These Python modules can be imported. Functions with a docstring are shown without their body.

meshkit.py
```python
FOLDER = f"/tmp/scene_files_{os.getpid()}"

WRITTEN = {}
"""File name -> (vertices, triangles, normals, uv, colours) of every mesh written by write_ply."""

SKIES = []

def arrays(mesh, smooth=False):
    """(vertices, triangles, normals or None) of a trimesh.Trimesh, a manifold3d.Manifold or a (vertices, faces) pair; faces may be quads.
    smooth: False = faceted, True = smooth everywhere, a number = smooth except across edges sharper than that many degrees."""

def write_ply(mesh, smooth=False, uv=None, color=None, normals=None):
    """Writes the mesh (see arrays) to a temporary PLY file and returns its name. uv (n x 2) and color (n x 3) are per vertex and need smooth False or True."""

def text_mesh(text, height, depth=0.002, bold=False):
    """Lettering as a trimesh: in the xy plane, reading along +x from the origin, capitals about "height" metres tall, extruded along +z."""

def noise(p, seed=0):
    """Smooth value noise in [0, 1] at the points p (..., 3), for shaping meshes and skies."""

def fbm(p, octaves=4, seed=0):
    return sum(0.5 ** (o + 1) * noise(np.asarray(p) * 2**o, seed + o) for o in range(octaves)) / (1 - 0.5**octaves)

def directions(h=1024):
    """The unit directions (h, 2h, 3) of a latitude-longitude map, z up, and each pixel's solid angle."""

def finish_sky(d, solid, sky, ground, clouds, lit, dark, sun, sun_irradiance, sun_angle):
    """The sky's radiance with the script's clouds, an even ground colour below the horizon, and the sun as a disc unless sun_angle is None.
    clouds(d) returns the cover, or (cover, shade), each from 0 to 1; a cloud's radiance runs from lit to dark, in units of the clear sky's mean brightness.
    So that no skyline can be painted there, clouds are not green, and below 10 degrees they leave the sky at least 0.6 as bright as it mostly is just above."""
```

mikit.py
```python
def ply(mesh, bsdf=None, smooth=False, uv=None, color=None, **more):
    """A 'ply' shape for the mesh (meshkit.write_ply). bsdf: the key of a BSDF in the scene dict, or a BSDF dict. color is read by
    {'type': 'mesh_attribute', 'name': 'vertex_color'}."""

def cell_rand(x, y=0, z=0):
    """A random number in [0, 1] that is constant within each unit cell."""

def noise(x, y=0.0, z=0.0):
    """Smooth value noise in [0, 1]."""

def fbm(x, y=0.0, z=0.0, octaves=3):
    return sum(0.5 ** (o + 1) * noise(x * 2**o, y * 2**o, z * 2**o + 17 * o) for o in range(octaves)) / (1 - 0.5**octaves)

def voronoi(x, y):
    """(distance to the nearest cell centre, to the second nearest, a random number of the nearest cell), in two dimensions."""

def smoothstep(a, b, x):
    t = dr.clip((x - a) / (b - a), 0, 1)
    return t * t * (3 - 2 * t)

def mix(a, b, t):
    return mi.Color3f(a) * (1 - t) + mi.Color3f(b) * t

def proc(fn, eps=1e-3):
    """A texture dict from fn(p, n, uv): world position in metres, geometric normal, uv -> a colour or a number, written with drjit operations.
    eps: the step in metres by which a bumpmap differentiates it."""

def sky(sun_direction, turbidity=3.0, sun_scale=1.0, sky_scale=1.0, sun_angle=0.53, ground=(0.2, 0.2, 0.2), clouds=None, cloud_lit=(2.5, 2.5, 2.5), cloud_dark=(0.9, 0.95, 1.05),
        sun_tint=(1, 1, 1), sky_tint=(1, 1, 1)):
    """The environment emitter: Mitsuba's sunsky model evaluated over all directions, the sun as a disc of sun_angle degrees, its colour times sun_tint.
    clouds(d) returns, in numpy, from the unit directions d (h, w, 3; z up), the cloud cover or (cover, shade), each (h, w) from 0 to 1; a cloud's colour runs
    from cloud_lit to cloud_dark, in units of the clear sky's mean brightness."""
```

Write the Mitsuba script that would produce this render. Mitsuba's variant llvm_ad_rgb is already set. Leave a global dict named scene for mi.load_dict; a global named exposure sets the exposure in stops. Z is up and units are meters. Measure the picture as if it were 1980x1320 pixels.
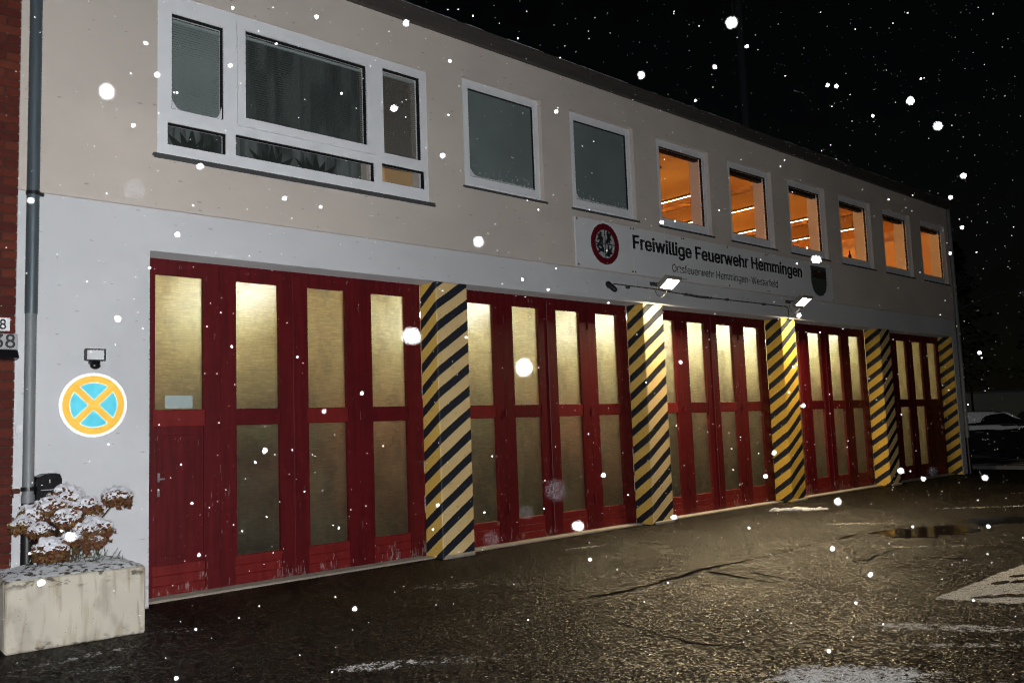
import math, random
import numpy as np
import trimesh
import drjit as dr
import mitsuba as mi
import shapely.geometry as sg
from shapely import affinity
import mikit, meshkit
from mikit import proc, noise, fbm, voronoi, cell_rand, smoothstep, mix

T = mi.ScalarTransform4f
scene, labels = {}, {}
rng = np.random.default_rng(7)

# ------------------------------------------------------------------ camera, sky, flash, exposure
CAM = np.array([-3.1211, -8.6722, 1.6])
FWD = np.array([0.67258135, 0.73361906, 0.09714636])
UP = np.array([-0.03866194, -0.09626106, 0.99460498])
RIGHT = np.array([0.73901258, -0.67270862, -0.03638026])
exposure = 0.0
scene['camera'] = {'type': 'thinlens', 'to_world': T().look_at(origin=CAM.tolist(), target=(CAM + FWD).tolist(), up=UP.tolist()),
                   'fov': 60.97, 'fov_axis': 'x', 'aperture_radius': 0.002, 'focus_distance': 9.5, 'near_clip': 0.02, 'far_clip': 900.0}
scene['sky'] = {**mikit.sky((-0.5, -0.6, 0.12), turbidity=3, sun_scale=0.0, sky_scale=0.022, sky_tint=(1.0, 0.9, 0.8)), 'sampling_weight': 0.2}
# the camera's own flash: a small bright window above the lens, turned a little to the left (built further down)
FLASH_AT = CAM + np.array([0, 0, 0.14]) - 0.03 * FWD
FLASH_DIR = FWD * math.cos(0.47) - RIGHT * math.sin(0.47)
FLASH_L = (89500.0, 89500.0, 90000.0)
FLOOD_L = (1500.0, 1170.0, 690.0)       # radiance of the two lit floodlights over the gates
TUBE_L = (63.0, 55.5, 32.5)            # fluorescent tubes in the garage
ROOM_L = (280.0, 118.0, 26.0)            # tubes in the upper hall
LAMP_L = (15.0, 6.6, 1.9)             # small table lamp behind the big window

# ------------------------------------------------------------------ helpers
def key_for(name):
    if name not in scene and name not in labels:
        return name
    i = 1
    while f'{name}_{i:03d}' in scene or f'{name}_{i:03d}' in labels:
        i += 1
    return f'{name}_{i:03d}'

def thing(name, label, cat, group=None, kind=None):
    k = key_for(name)
    labels[k] = {'label': label, 'category': cat}
    if group: labels[k]['group'] = group
    if kind: labels[k]['kind'] = kind
    return k

def put(name, mesh, bsdf, parent=None, label=None, cat=None, group=None, kind=None, smooth=False, to=None, color=None, emit=None, w=1.0):
    k = key_for((parent + '__' if parent else '') + name)
    d = dict(mesh) if isinstance(mesh, dict) else mikit.ply(mesh, bsdf, smooth=smooth, color=color)
    if isinstance(mesh, dict) and bsdf is not None:
        d['bsdf'] = {'type': 'ref', 'id': bsdf}
    if to is not None: d['to_world'] = to
    if emit is not None: d['emitter'] = {'type': 'area', 'radiance': {'type': 'rgb', 'value': list(emit)}, 'sampling_weight': w}
    scene[k] = d
    e = {}
    if label: e['label'] = label
    if cat: e['category'] = cat
    if group: e['group'] = group
    if kind: e['kind'] = kind
    if e: labels[k] = e
    return k

def box(x0, x1, y0, y1, z0, z1, b=0.0):
    if b <= 0:
        m = trimesh.creation.box((x1 - x0, y1 - y0, z1 - z0))
        m.apply_translation(((x0 + x1) / 2, (y0 + y1) / 2, (z0 + z1) / 2))
        return m
    v = []
    for sx in (0, 1):
        for sy in (0, 1):
            for sz in (0, 1):
                p = np.array([(x0, x1)[sx], (y0, y1)[sy], (z0, z1)[sz]], float)
                q = np.array([b if not sx else -b, b if not sy else -b, b if not sz else -b])
                for k in range(3):
                    o = q.copy(); o[k] = 0
                    v.append(p + o)
    return trimesh.convex.convex_hull(np.array(v))

def cat(*ms): return trimesh.util.concatenate(list(ms))

def tube(p, r, n=10, caps=True):
    p = np.asarray(p, float)
    if len(p) == 2:
        return trimesh.creation.cylinder(radius=r, segment=p, sections=n)
    r = np.broadcast_to(r, (len(p),))
    t = np.gradient(p, axis=0); t /= np.linalg.norm(t, axis=1, keepdims=True)
    a = np.cross(t, [0.13, 0.9, 0.31]); a /= np.linalg.norm(a, axis=1, keepdims=True)
    b = np.cross(t, a)
    ang = np.arange(n) * 2 * np.pi / n
    v = (p[:, None] + r[:, None, None] * (np.cos(ang)[None, :, None] * a[:, None] + np.sin(ang)[None, :, None] * b[:, None])).reshape(-1, 3)
    f = []
    for i in range(len(p) - 1):
        for j in range(n):
            A, B = i * n + j, i * n + (j + 1) % n
            f += [[A, B, B + n], [A, B + n, A + n]]
    v = np.vstack([v, p[0], p[-1]]); c0 = len(v) - 2
    for j in range(n):
        f += [[c0, (j + 1) % n, j], [c0 + 1, (len(p) - 1) * n + j, (len(p) - 1) * n + (j + 1) % n]]
    m = trimesh.Trimesh(v, f, process=False); m.fix_normals()
    return m

def extrude_y(poly, y0, y1):
    """a polygon drawn in (x, z) as a slab from y0 (front) to y1"""
    m = cat(*[trimesh.creation.extrude_polygon(g, y1 - y0, engine='earcut') for g in getattr(poly, 'geoms', [poly])])
    v = m.vertices.copy()
    m = trimesh.Trimesh(np.stack([v[:, 0], y1 - v[:, 2], v[:, 1]], 1), m.faces, process=False)
    return m

def rect(x0, x1, z0, z1): return sg.box(x0, z0, x1, z1)

def frame(x0, x1, z0, z1, w, y0, y1):
    return extrude_y(rect(x0, x1, z0, z1).difference(rect(x0 + w, x1 - w, z0 + w, z1 - w)), y0, y1)

def blob(r, seed, sub=2, amp=0.35, freq=1.7):
    m = trimesh.creation.icosphere(sub, 1.0)
    v = np.array(m.vertices)
    n = meshkit.fbm(v * freq + 11.3 * seed, 3, seed=seed)
    m.vertices = v * (1 + amp * (n[:, None] - 0.5) * 2) * r
    return m

def rgb(*c): return {'type': 'rgb', 'value': list(c)}

def mat(name, base, rough=0.7, spec=0.3, two=True, **k):
    d = {'type': 'principled', 'base_color': base if isinstance(base, dict) else rgb(*base), 'roughness': rough, 'specular': spec, **k}
    scene[name] = {'type': 'twosided', 'b': d} if two else d

def bumped(name, base, bump, scale, rough=0.7, spec=0.3, eps=1e-3, **k):
    d = {'type': 'principled', 'base_color': base if isinstance(base, dict) else rgb(*base), 'roughness': rough, 'specular': spec, **k}
    scene[name] = {'type': 'twosided', 'b': {'type': 'bumpmap', 'arbitrary': proc(bump, eps), 'scale': scale, 'b': d}}

# ------------------------------------------------------------------ materials
def mottling(p, a, b, amt):
    """uneven tone and small dark specks across the plaster"""
    m = fbm(p.x * 0.9, p.z * 1.3, 3.1, 4)
    c = mix(a, b, smoothstep(0.35, 0.75, m))
    sp = voronoi(p.x * 3.6, p.z * 11.0)
    r = 0.012 + 0.07 * cell_rand(sp[2] * 991.0)
    speck = (1 - smoothstep(r * 0.6, r * 1.5, sp[0])) * dr.select(sp[2] > 0.78, 1.0, 0.0) * amt
    return c * (1 - 0.38 * speck)

def plaster_bump(p, n, uv): return fbm(p.x * 130, p.y * 130, p.z * 130, 2) + 0.7 * noise(p.x * 9, p.z * 9)
bumped('beige_plaster', proc(lambda p, n, uv: mottling(p, (.480, .436, .392), (.43, .392, .354), .9)), plaster_bump, 0.0030, 0.9, 0.1)

def white_col(p, n, uv):
    c = mottling(p, (.490, .503, .520), (.445, .458, .475), .8)
    g = smoothstep(0.55, 0.7, fbm(p.x * 6, p.z * 20, 1.0, 3)) * (1 - smoothstep(0.0, 0.5 * noise(p.x * 4, 1.0) + .06, p.z))
    return mix(c, (.20, .18, .15), g * 0.7)
bumped('white_plaster', proc(white_col), lambda p, n, uv: fbm(p.x * 60, p.y * 60, p.z * 60, 2) + noise(p.x * 5, p.z * 5), 0.0026, 0.75, 0.15)

def red_paint(base, dark):
    def f(p, n, uv):
        c = mix(base, dark, smoothstep(0.3, 0.75, fbm(p.x * 22, p.y * 5, p.z * 1.5, 3)))
        # flaked paint at the foot of the stiles and along their edges: bare grey primer in upright slivers
        fl = fbm(p.x * 90, 3.0, p.z * 10, 3)
        where = smoothstep(.60, .82, noise(p.x * 2.3 + 4.0, 7.0, p.z * 1.1))
        foot = (1 - smoothstep(0.04, 0.10 + 0.34 * noise(p.x * 7.7, 5.0), p.z)) * smoothstep(.35, .7, noise(p.x * 6.1, 9.0))
        m = smoothstep(0.83, 0.87, fl + 0.25 * foot + 0.08 * where)
        return mix(c, (.26, .21, .20), m * 0.6)
    return f
RED_BUMP = lambda p, n, uv: fbm(p.x * 90, p.y * 90, p.z * 6, 3)
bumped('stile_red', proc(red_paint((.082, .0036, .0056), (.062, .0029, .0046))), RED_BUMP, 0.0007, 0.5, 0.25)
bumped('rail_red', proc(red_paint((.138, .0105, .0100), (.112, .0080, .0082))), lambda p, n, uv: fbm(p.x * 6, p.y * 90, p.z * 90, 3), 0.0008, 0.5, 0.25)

PX0, PITCH, PW = 3.5615, 4.12, 0.5123
def stripes(p, n, uv):
    k = dr.floor((p.x - 3.0) / PITCH)
    u = (p.x - PX0 - k * PITCH) - p.y
    s = (p.z - 0.66 * u) / 0.282 + 0.37 * k + 0.06 * (noise(p.x * 3, p.y * 3, p.z * 3) - 0.5)
    t = s - dr.floor(s)
    wob = 0.012 * (fbm(p.x * 70, p.y * 70, p.z * 70, 2) - .5)
    dark = smoothstep(0.015, 0.035, t + wob) * (1 - smoothstep(0.455, 0.475, t + wob))
    front = dr.abs(n.y) > 0.5
    cream = mix((.57, .425, .215), (.52, .37, .16), noise(p.x * 4, p.z * 2.2))
    strong = mix((.60, .37, .055), (.54, .33, .05), noise(p.z * 3, k))
    yel = dr.select(front & ((k < 1.5) | (k > 2.5)), cream, strong)  # faded cream on the first two fronts; the fourth front is cream too
    yel = dr.select((k < 1.5) & ~front, mix((.60, .40, .10), (.54, .35, .075), noise(p.z * 3, k)), yel)
    wear = smoothstep(0.68, 0.74, fbm(p.x * 40, p.y * 40, p.z * 24, 3))
    blk = mix((.011, .013, .020), (.05, .05, .055), wear * .5)
    return mix(yel * (1 - .25 * wear), blk, dark)
bumped('hazard_paint', proc(stripes), lambda p, n, uv: fbm(p.x * 60, p.y * 60, p.z * 60, 2), 0.0008, 0.55, 0.25)

mat('concrete_sill', proc(lambda p, n, uv: mix((.20, .18, .15), (.30, .27, .22), fbm(p.x * 9, p.y * 14, 0.0, 4))), 0.85, 0.2)
mat('upvc_white', proc(lambda p, n, uv: mix((.62, .64, .665), (.57, .59, .615), fbm(p.x * 5, p.z * 5, 2.0, 3))), 0.45, 0.3)
mat('gasket', (.008, .008, .009), 0.6, 0.3)
mat('dark_sill', (.07, .072, .075), 0.5, 0.4, metallic=0.3)
scene['clear_glass'] = {'type': 'thindielectric', 'int_ior': 1.5}
def rib(p, n, uv): return 0.5 + 0.5 * dr.sin(p.z * 2 * math.pi / 0.017 + 1.6 * noise(p.x * 14, p.z * 14)) + 1.1 * fbm(p.x * 16, p.z * 90, 4.0, 3)
def frosted_col(p, n, uv):
    d = smoothstep(0.45, 0.8, fbm(p.x * 5.0, p.z * 3.0, 6.0, 4))
    st = .86 + .28 * noise(p.x * 13, p.z * 150) * (.5 + noise(p.x * 40, p.z * 40))
    return mix((.79, .79, .60), (.60, .60, .47), d) * st
def garage_glass(name, spec_trans, diff_trans, rough):
    scene[name] = {'type': 'bumpmap', 'arbitrary': proc(rib, 5e-4), 'scale': 0.0012,
                   'b': {'type': 'principledthin', 'base_color': proc(frosted_col), 'roughness': rough, 'spec_trans': spec_trans, 'diff_trans': diff_trans, 'eta': 1.35}}
garage_glass('ribbed_glass', 0.90, 1.6, 0.55)
def film(p, n, uv):
    c = mix((.135, .165, .166), (.10, .125, .127), fbm(p.x * 2.2, p.z * 2.0, 1.0, 4))
    return mix(c, (.30, .33, .35), smoothstep(0.63, 0.72, fbm(p.x * 26, p.z * 22, 3.0, 3)) * (1 - smoothstep(4.98, 5.22, p.z + .1 * noise(p.x * 6, 2.0))))
mat('frosted_film', proc(film), 0.5, 0.35)
mat('blind_grey', proc(lambda p, n, uv: mix((.24, .285, .28), (.19, .225, .225), noise(p.x * 2.0, p.z * 2.5))), 0.5, 0.3)
mat('blind_dark', (.085, .10, .096), 0.5, 0.3)
mat('blind_tan', (.20, .195, .175), 0.5, 0.3)
mat('curtain_cloth', proc(lambda p, n, uv: mix((.030, .036, .035), (.085, .10, .098), smoothstep(.35, .65, noise(p.x * 9, p.z * 2)))), 0.9, 0.1)
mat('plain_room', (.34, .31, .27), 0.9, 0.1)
mat('leaf_print', (.02, .025, .022), 0.9, 0.1)
mat('zinc', proc(lambda p, n, uv: mix((.085, .11, .125), (.055, .075, .088), fbm(p.x * 30, p.y * 30, p.z * 2.5, 3))), 0.42, 0.5, metallic=0.35)
mat('grey_pipe', proc(lambda p, n, uv: mix((.145, .16, .165), (.12, .13, .14), fbm(p.x * 20, p.y * 20, p.z * 3.0, 3))), 0.5, 0.4)
mat('black_iron', (.008, .008, .009), 0.4, 0.4)
mat('rust', (.06, .02, .012), 0.8, 0.2)
mat('dark_metal', proc(lambda p, n, uv: mix((.060, .052, .047), (.038, .034, .032), fbm(p.x * 1.6, p.y * 8, p.z * 12, 4))), 0.6, 0.4)
mat('roof_sheet', (.03, .028, .027), 0.7, 0.3)
mat('snow', proc(lambda p, n, uv: mix((.56, .575, .61), (.44, .45, .485), fbm(p.x * 60, p.y * 60, p.z * 60, 3))), 0.8, 0.2)
mat('snow_fresh', (.86, .87, .90), 0.8, 0.2)
mat('snow_flake', (.95, .95, .97), 0.7, 0.2)
mat('sheet_white', proc(lambda p, n, uv: mix((.56, .575, .59), (.51, .525, .54), fbm(p.x * 1.3, p.z * 3, 2.0, 4))), 0.5, 0.3)
mat('letter_black', (.012, .013, .016), 0.5, 0.3)
mat('emblem_red', (.085, .004, .010), 0.5, 0.3)
mat('emblem_grey', (.27, .28, .285), 0.6, 0.2)
mat('shield_green', (.045, .055, .050), 0.6, 0.3)
mat('shield_brown', (.030, .018, .012), 0.6, 0.3)
mat('glare_foil_white', (.97, .97, .97), 0.5, 0.3)  # retroreflected flash is painted into these foil colours, brightening and shifting them
mat('glare_foil_orange', proc(lambda p, n, uv: mix((.88, .50, .055), (.95, .62, .10), fbm(p.x * 14, p.z * 14, 2.0, 3))), 0.5, 0.3)
mat('glare_foil_cyan', proc(lambda p, n, uv: mix((.06, .55, .72), (.16, .70, .82), fbm(p.x * 18, p.z * 18, 5.0, 3))), 0.5, 0.3)
mat('plastic_black', (.006, .006, .007), 0.28, 0.3)
mat('plastic_dark', (.035, .036, .038), 0.5, 0.4)
mat('lamp_panel', (.50, .52, .54), 0.4, 0.4)
mat('lamp_housing', (.20, .19, .16), 0.5, 0.4)
mat('cable', (.05, .05, .048), 0.6, 0.3)
mat('steel', (.55, .55, .57), 0.3, 0.5, metallic=0.8)
mat('paper', (.30, .36, .36), 0.8, 0.1)
mat('mortar', (.045, .024, .018), 0.95, 0.1)
for i, c in enumerate([(.094, .020, .013), (.076, .017, .012), (.105, .025, .015), (.064, .014, .011)]):
    bumped(f'brick_{i}', proc(lambda p, n, uv, c=c: mix(c, tuple(.68 * x for x in c), fbm(p.x * 30, p.y * 30, p.z * 45, 3))), lambda p, n, uv: fbm(p.x * 150, p.y * 150, p.z * 150, 2), 0.0015, 0.85, 0.15)

def planter_col(p, n, uv):
    c = mix((.41, .385, .318), (.34, .32, .27), fbm(p.x * 4, p.y * 4, p.z * 4, 4))
    run = fbm(p.x * 26 + 1.5 * noise(p.z * 3, p.x * 3), p.y * 26, p.z * 2.2, 5)
    blot = fbm(p.x * 7.0, p.y * 7.0, p.z * 3.4, 4)
    c = mix(c, (.25, .22, .19), smoothstep(.50, .70, blot) * .6)
    c = mix(c, (.20, .16, .105), smoothstep(0.52, 0.78, run + .25 * (blot - .5)) * .62)
    v = voronoi(p.x * 22 + p.y * 22, p.z * 30)
    c = mix(c, (.06, .05, .035), (1 - smoothstep(.03, .10, v[0])) * dr.select(v[2] > .86, .8, 0.0))
    edge_dark = smoothstep(0.52, 0.68, fbm(p.x * 16, p.y * 16, p.z * 22, 4)) * (smoothstep(.47, .54, p.z + .05 * noise(p.x * 30, p.y * 30)) + (1 - smoothstep(.0, .10, p.z)))  # stained rim, and patchy darkening towards the foot
    return mix(c, (.05, .042, .028), dr.clip(edge_dark, 0, 1) * .85)
bumped('planter_concrete', proc(planter_col), lambda p, n, uv: fbm(p.x * 50, p.y * 50, p.z * 30, 4), 0.004, 0.9, 0.1)
mat('soil_snow', proc(lambda p, n, uv: mix((.04, .036, .028), (.43, .45, .48), smoothstep(.30, .52, fbm(p.x * 26, p.y * 26, 3.0, 4)))), 0.9, 0.1)
scene['petal'] = {'type': 'principledthin', 'base_color': {'type': 'mesh_attribute', 'name': 'vertex_color'}, 'roughness': .8, 'diff_trans': .35}
mat('stem_brown', (.05, .035, .022), 0.9, 0.1)
mat('stem_green', proc(lambda p, n, uv: mix((.035, .05, .03), (.30, .33, .34), smoothstep(.5, .62, fbm(p.x * 60, p.y * 60, p.z * 60, 3)))), 0.9, 0.1)

# wet asphalt with a dusting of snow lying in patches, cracks and a seam along y = -3
def segd(p, a, b):
    ax, ay = a; bx, by = b
    dx, dy = bx - ax, by - ay
    t = dr.clip(((p.x - ax) * dx + (p.y - ay) * dy) / (dx * dx + dy * dy), 0, 1)
    return dr.sqrt(dr.square(p.x - ax - t * dx) + dr.square(p.y - ay - t * dy))
CRACKS = [[(2.5, -2.9), (2.81, -2.97), (3.16, -3.08), (3.86, -3.07), (4.47, -2.97), (4.99, -2.96), (5.64, -3.03), (6.4, -3.0), (7.22, -2.98), (8.36, -3.03), (8.9, -3.2)],
          [(4.72, -3.10), (4.56, -3.62), (4.53, -3.87), (4.66, -4.18), (4.5, -4.6)], [(4.92, -3.5), (4.76, -3.94), (4.69, -4.41)], [(6.2, -4.1), (6.45, -4.03), (7.71, -3.93)],
          [(2.31, -3.81), (2.26, -4.03), (2.24, -4.34), (2.15, -4.7), (2.22, -5.04)], [(6.11, -3.98), (6.75, -4.27), (6.86, -4.78), (7.13, -5.05)]]
def crack(p):
    w = mi.Point3f(p.x + .10 * (fbm(p.x * 5, p.y * 5, 1.0, 3) - .5), p.y + .10 * (fbm(p.x * 5, p.y * 5, 9.0, 3) - .5), 0)
    d = mi.Float(9)
    for line in CRACKS:
        for a, b in zip(line[:-1], line[1:]):
            d = dr.minimum(d, segd(w, a, b))
    wid = 0.010 + 0.050 * smoothstep(.35, .75, noise(p.x * 1.9, p.y * 1.9, 4.0))
    return 1 - smoothstep(wid * .35, wid, d)
def ell(p, cx, cy, rx, ry, ang):
    c, s = math.cos(ang), math.sin(ang)
    u, v = (p.x - cx) * c + (p.y - cy) * s, -(p.x - cx) * s + (p.y - cy) * c
    return dr.sqrt(dr.square(u / rx) + dr.square(v / ry))
def blotch(p, cx, cy, rx, ry, ang, k=1.0):
    return k * (1 - smoothstep(.45, 1.25, ell(p, cx, cy, rx, ry, ang) + .5 * (fbm(p.x * 3.2, p.y * 3.2, 2.0, 3) - .5)))
def snow_mask(p):
    """how thickly snow lies: 0 none .. 1 closed"""
    e = .07 * (fbm(p.x * 6, p.y * 6, 5.0, 3) - .5)
    field = smoothstep(-5.39, -5.44, p.y + e) * smoothstep(4.50, 4.75, p.x + .25 * (p.y + 5.4) + 2 * e) * (1 - smoothstep(-6.0, -6.25, p.y + .35 * (p.x - 5.0) + 2 * e))
    feet = mi.Float(1)
    for x, y, a in ((5.73, -5.60, .5), (5.86, -5.70, .5), (5.14, -5.82, .4), (5.22, -5.92, .4), (6.2, -5.62, .3), (4.98, -5.72, .2)):
        feet *= smoothstep(.7, 1.1, ell(p, x, y, .15, .055, a - .7) + .4 * (noise(p.x * 14, p.y * 14) - .5))
    m = field * feet
    m = dr.maximum(m, blotch(p, 3.67, -5.85, .72, .16, -1.05, .66))
    m = dr.maximum(m, blotch(p, 3.20, -6.10, .62, .09, -.95, .52))
    m = dr.maximum(m, blotch(p, 2.1, -5.95, .62, .30, -.75, .86))
    m = dr.maximum(m, blotch(p, 2.5, -6.8, .5, .16, -.75, .7))
    m = dr.maximum(m, blotch(p, .30, -3.45, .38, .16, -.5, .62))
    m = dr.maximum(m, blotch(p, .75, -3.75, .5, .18, -.6, .38))
    m = dr.maximum(m, blotch(p, 2.55, -1.45, .5, .30, -.7, .42))
    m = dr.maximum(m, blotch(p, 3.0, -1.95, .4, .10, -.9, .42))
    m = dr.maximum(m, blotch(p, 5.3, -.72, .42, .08, -.2, .62))
    m = dr.maximum(m, blotch(p, 9.35, -2.5, .75, .12, -.95, .55))
    m = dr.maximum(m, blotch(p, 12.5, -3.3, 1.4, .14, -.8, .5))
    m = dr.maximum(m, blotch(p, 7.6, -4.15, .9, .10, -.85, .48))
    m = dr.maximum(m, blotch(p, 16.0, -3.6, 1.8, .18, -.75, .5))
    m = dr.maximum(m, blotch(p, -1.05, -1.5, .5, .10, .1, .48))
    m = dr.maximum(m, blotch(p, -1.0, -2.0, .42, .10, -.4, .42))
    m = dr.maximum(m, blotch(p, -.2, -1.2, .3, .12, -.4, .38))
    return m
def stones(p, k):
    """chippings: (distance to the stone's centre, offset from it in x and y, a random number of the stone)"""
    x, y = p.x * k, p.y * k
    first, ox, oy, which = mi.Float(9), mi.Float(0), mi.Float(0), mi.Float(0)
    for a in (-1, 0, 1):
        for b in (-1, 0, 1):
            cx, cy = dr.floor(x) + a, dr.floor(y) + b
            u, v = x - cx - cell_rand(cx, cy, 1), y - cy - cell_rand(cx, cy, 2)
            d = u * u + v * v
            near = d < first
            first, ox, oy = dr.select(near, d, first), dr.select(near, u, ox), dr.select(near, v, oy)
            which = dr.select(near, cell_rand(cx, cy, 3), which)
    return dr.sqrt(first), ox, oy, which
GRAIN = 60.0
def snow_cover(p):
    s = snow_mask(p)
    g = .62 * fbm(p.x * 26, p.y * 26, 1.0, 3) + .38 * noise(p.x * 95, p.y * 95)
    return smoothstep(.46, .74, s * .86 + (g - .5) * 1.25) * smoothstep(.05, .22, s)
def asphalt(p, n, uv):
    d, ox, oy, t = stones(p, GRAIN)
    d2, ox2, oy2, t2 = stones(p, 19.0)
    c = mix((.0018, .0014, .0012), (.0065, .005, .0038), t)
    c = mix(c, (.060, .047, .033), smoothstep(.86, .93, t) * (1 - smoothstep(.25, .5, d)) * (.35 + .65 * t2))
    c = mix(c, (.034, .027, .019), smoothstep(.80, .90, t2) * (1 - smoothstep(.2, .42, d2)) * (.3 + .7 * t))
    c *= .45 + 1.1 * fbm(p.x * 1.4, p.y * 1.4, 3.0, 4)
    c = mix(c, (.003, .003, .003), crack(p))
    fine = .5 + .5 * smoothstep(.25, .7, noise(p.x * 110, p.y * 110))
    return mix(c, mi.Color3f(.70, .71, .73) * fine, snow_cover(p) * .9)
def wetness(p): return smoothstep(.50, .66, fbm(p.x * .55 + 3.0, p.y * .8, 8.0, 4))
def asphalt_rough(p, n, uv):
    d, ox, oy, t = stones(p, GRAIN)
    q = cell_rand(t * 7919.0)
    r = .345 - .13 * q * q * q + .10 * fbm(p.x * 2.6, p.y * 2.6, 6.0, 3) - .05 * wetness(p)
    r = r + .3 * crack(p)
    return r * (1 - snow_cover(p)) + .9 * snow_cover(p)
def asphalt_bump(p, n, uv):
    d, ox, oy, t = stones(p, GRAIN)
    d2, ox2, oy2, t2 = stones(p, 19.0)
    tx, ty = cell_rand(t * 9973.0, 1) - .5, cell_rand(t * 9973.0, 2) - .5
    tx, ty = tx * (.25 + 3.0 * tx * tx), ty * (.25 + 3.0 * ty * ty)
    ux, uy = cell_rand(t2 * 9973.0, 1) - .5, cell_rand(t2 * 9973.0, 2) - .5
    h = (1.15 * (ox * tx + oy * ty) - .12 * d * d) / GRAIN + (.10 * (ox2 * ux + oy2 * uy) - .05 * d2 * d2) / 19.0
    return h * (1 - .6 * snow_cover(p)) + .004 * fbm(p.x * 1.8, p.y * 1.8, 2.0, 3) + .0008 * noise(p.x * 210, p.y * 210) - .014 * crack(p)
def asphalt_pit(p, n, uv):
    """1 where a stone lies sunk between its neighbours, or under snow or in a crack, and throws nothing back; 0 on the worn wet tops"""
    d, ox, oy, t = stones(p, GRAIN)
    worn = .50 + .55 * (fbm(p.x * 1.3, p.y * 1.3, 12.0, 4) - .5)
    sunk = .08 + .72 * smoothstep(-.20, .20, cell_rand(t * 3331.0) - worn)
    return dr.clip(dr.maximum(dr.maximum(sunk, crack(p)), snow_cover(p)), 0, 1)
scene['asphalt'] = {'type': 'twosided', 'b': {'type': 'blendbsdf', 'weight': proc(asphalt_pit),
    'b0': {'type': 'bumpmap', 'arbitrary': proc(asphalt_bump, 2e-3), 'scale': 1.0,
           'b': {'type': 'principled', 'base_color': proc(asphalt), 'roughness': proc(asphalt_rough), 'specular': 0.5}},
    'b1': {'type': 'diffuse', 'reflectance': proc(asphalt)}}}
mat('puddle_water', (.006, .006, .006), 0.06, 0.5)
mat('pavement_grey', proc(lambda p, n, uv: mix((.05, .05, .05), (.32, .33, .35), smoothstep(.5, .65, fbm(p.x * 2, p.y * 2, 1.0, 4)))), 0.9, 0.2)
mat('kerb_stone', (.16, .16, .16), 0.8, 0.2)
mat('render_grey', proc(lambda p, n, uv: mix((.36, .36, .30), (.29, .29, .25), fbm(p.x * .8, p.y * .8, p.z * 1.5, 4))), 0.9, 0.1)
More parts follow.
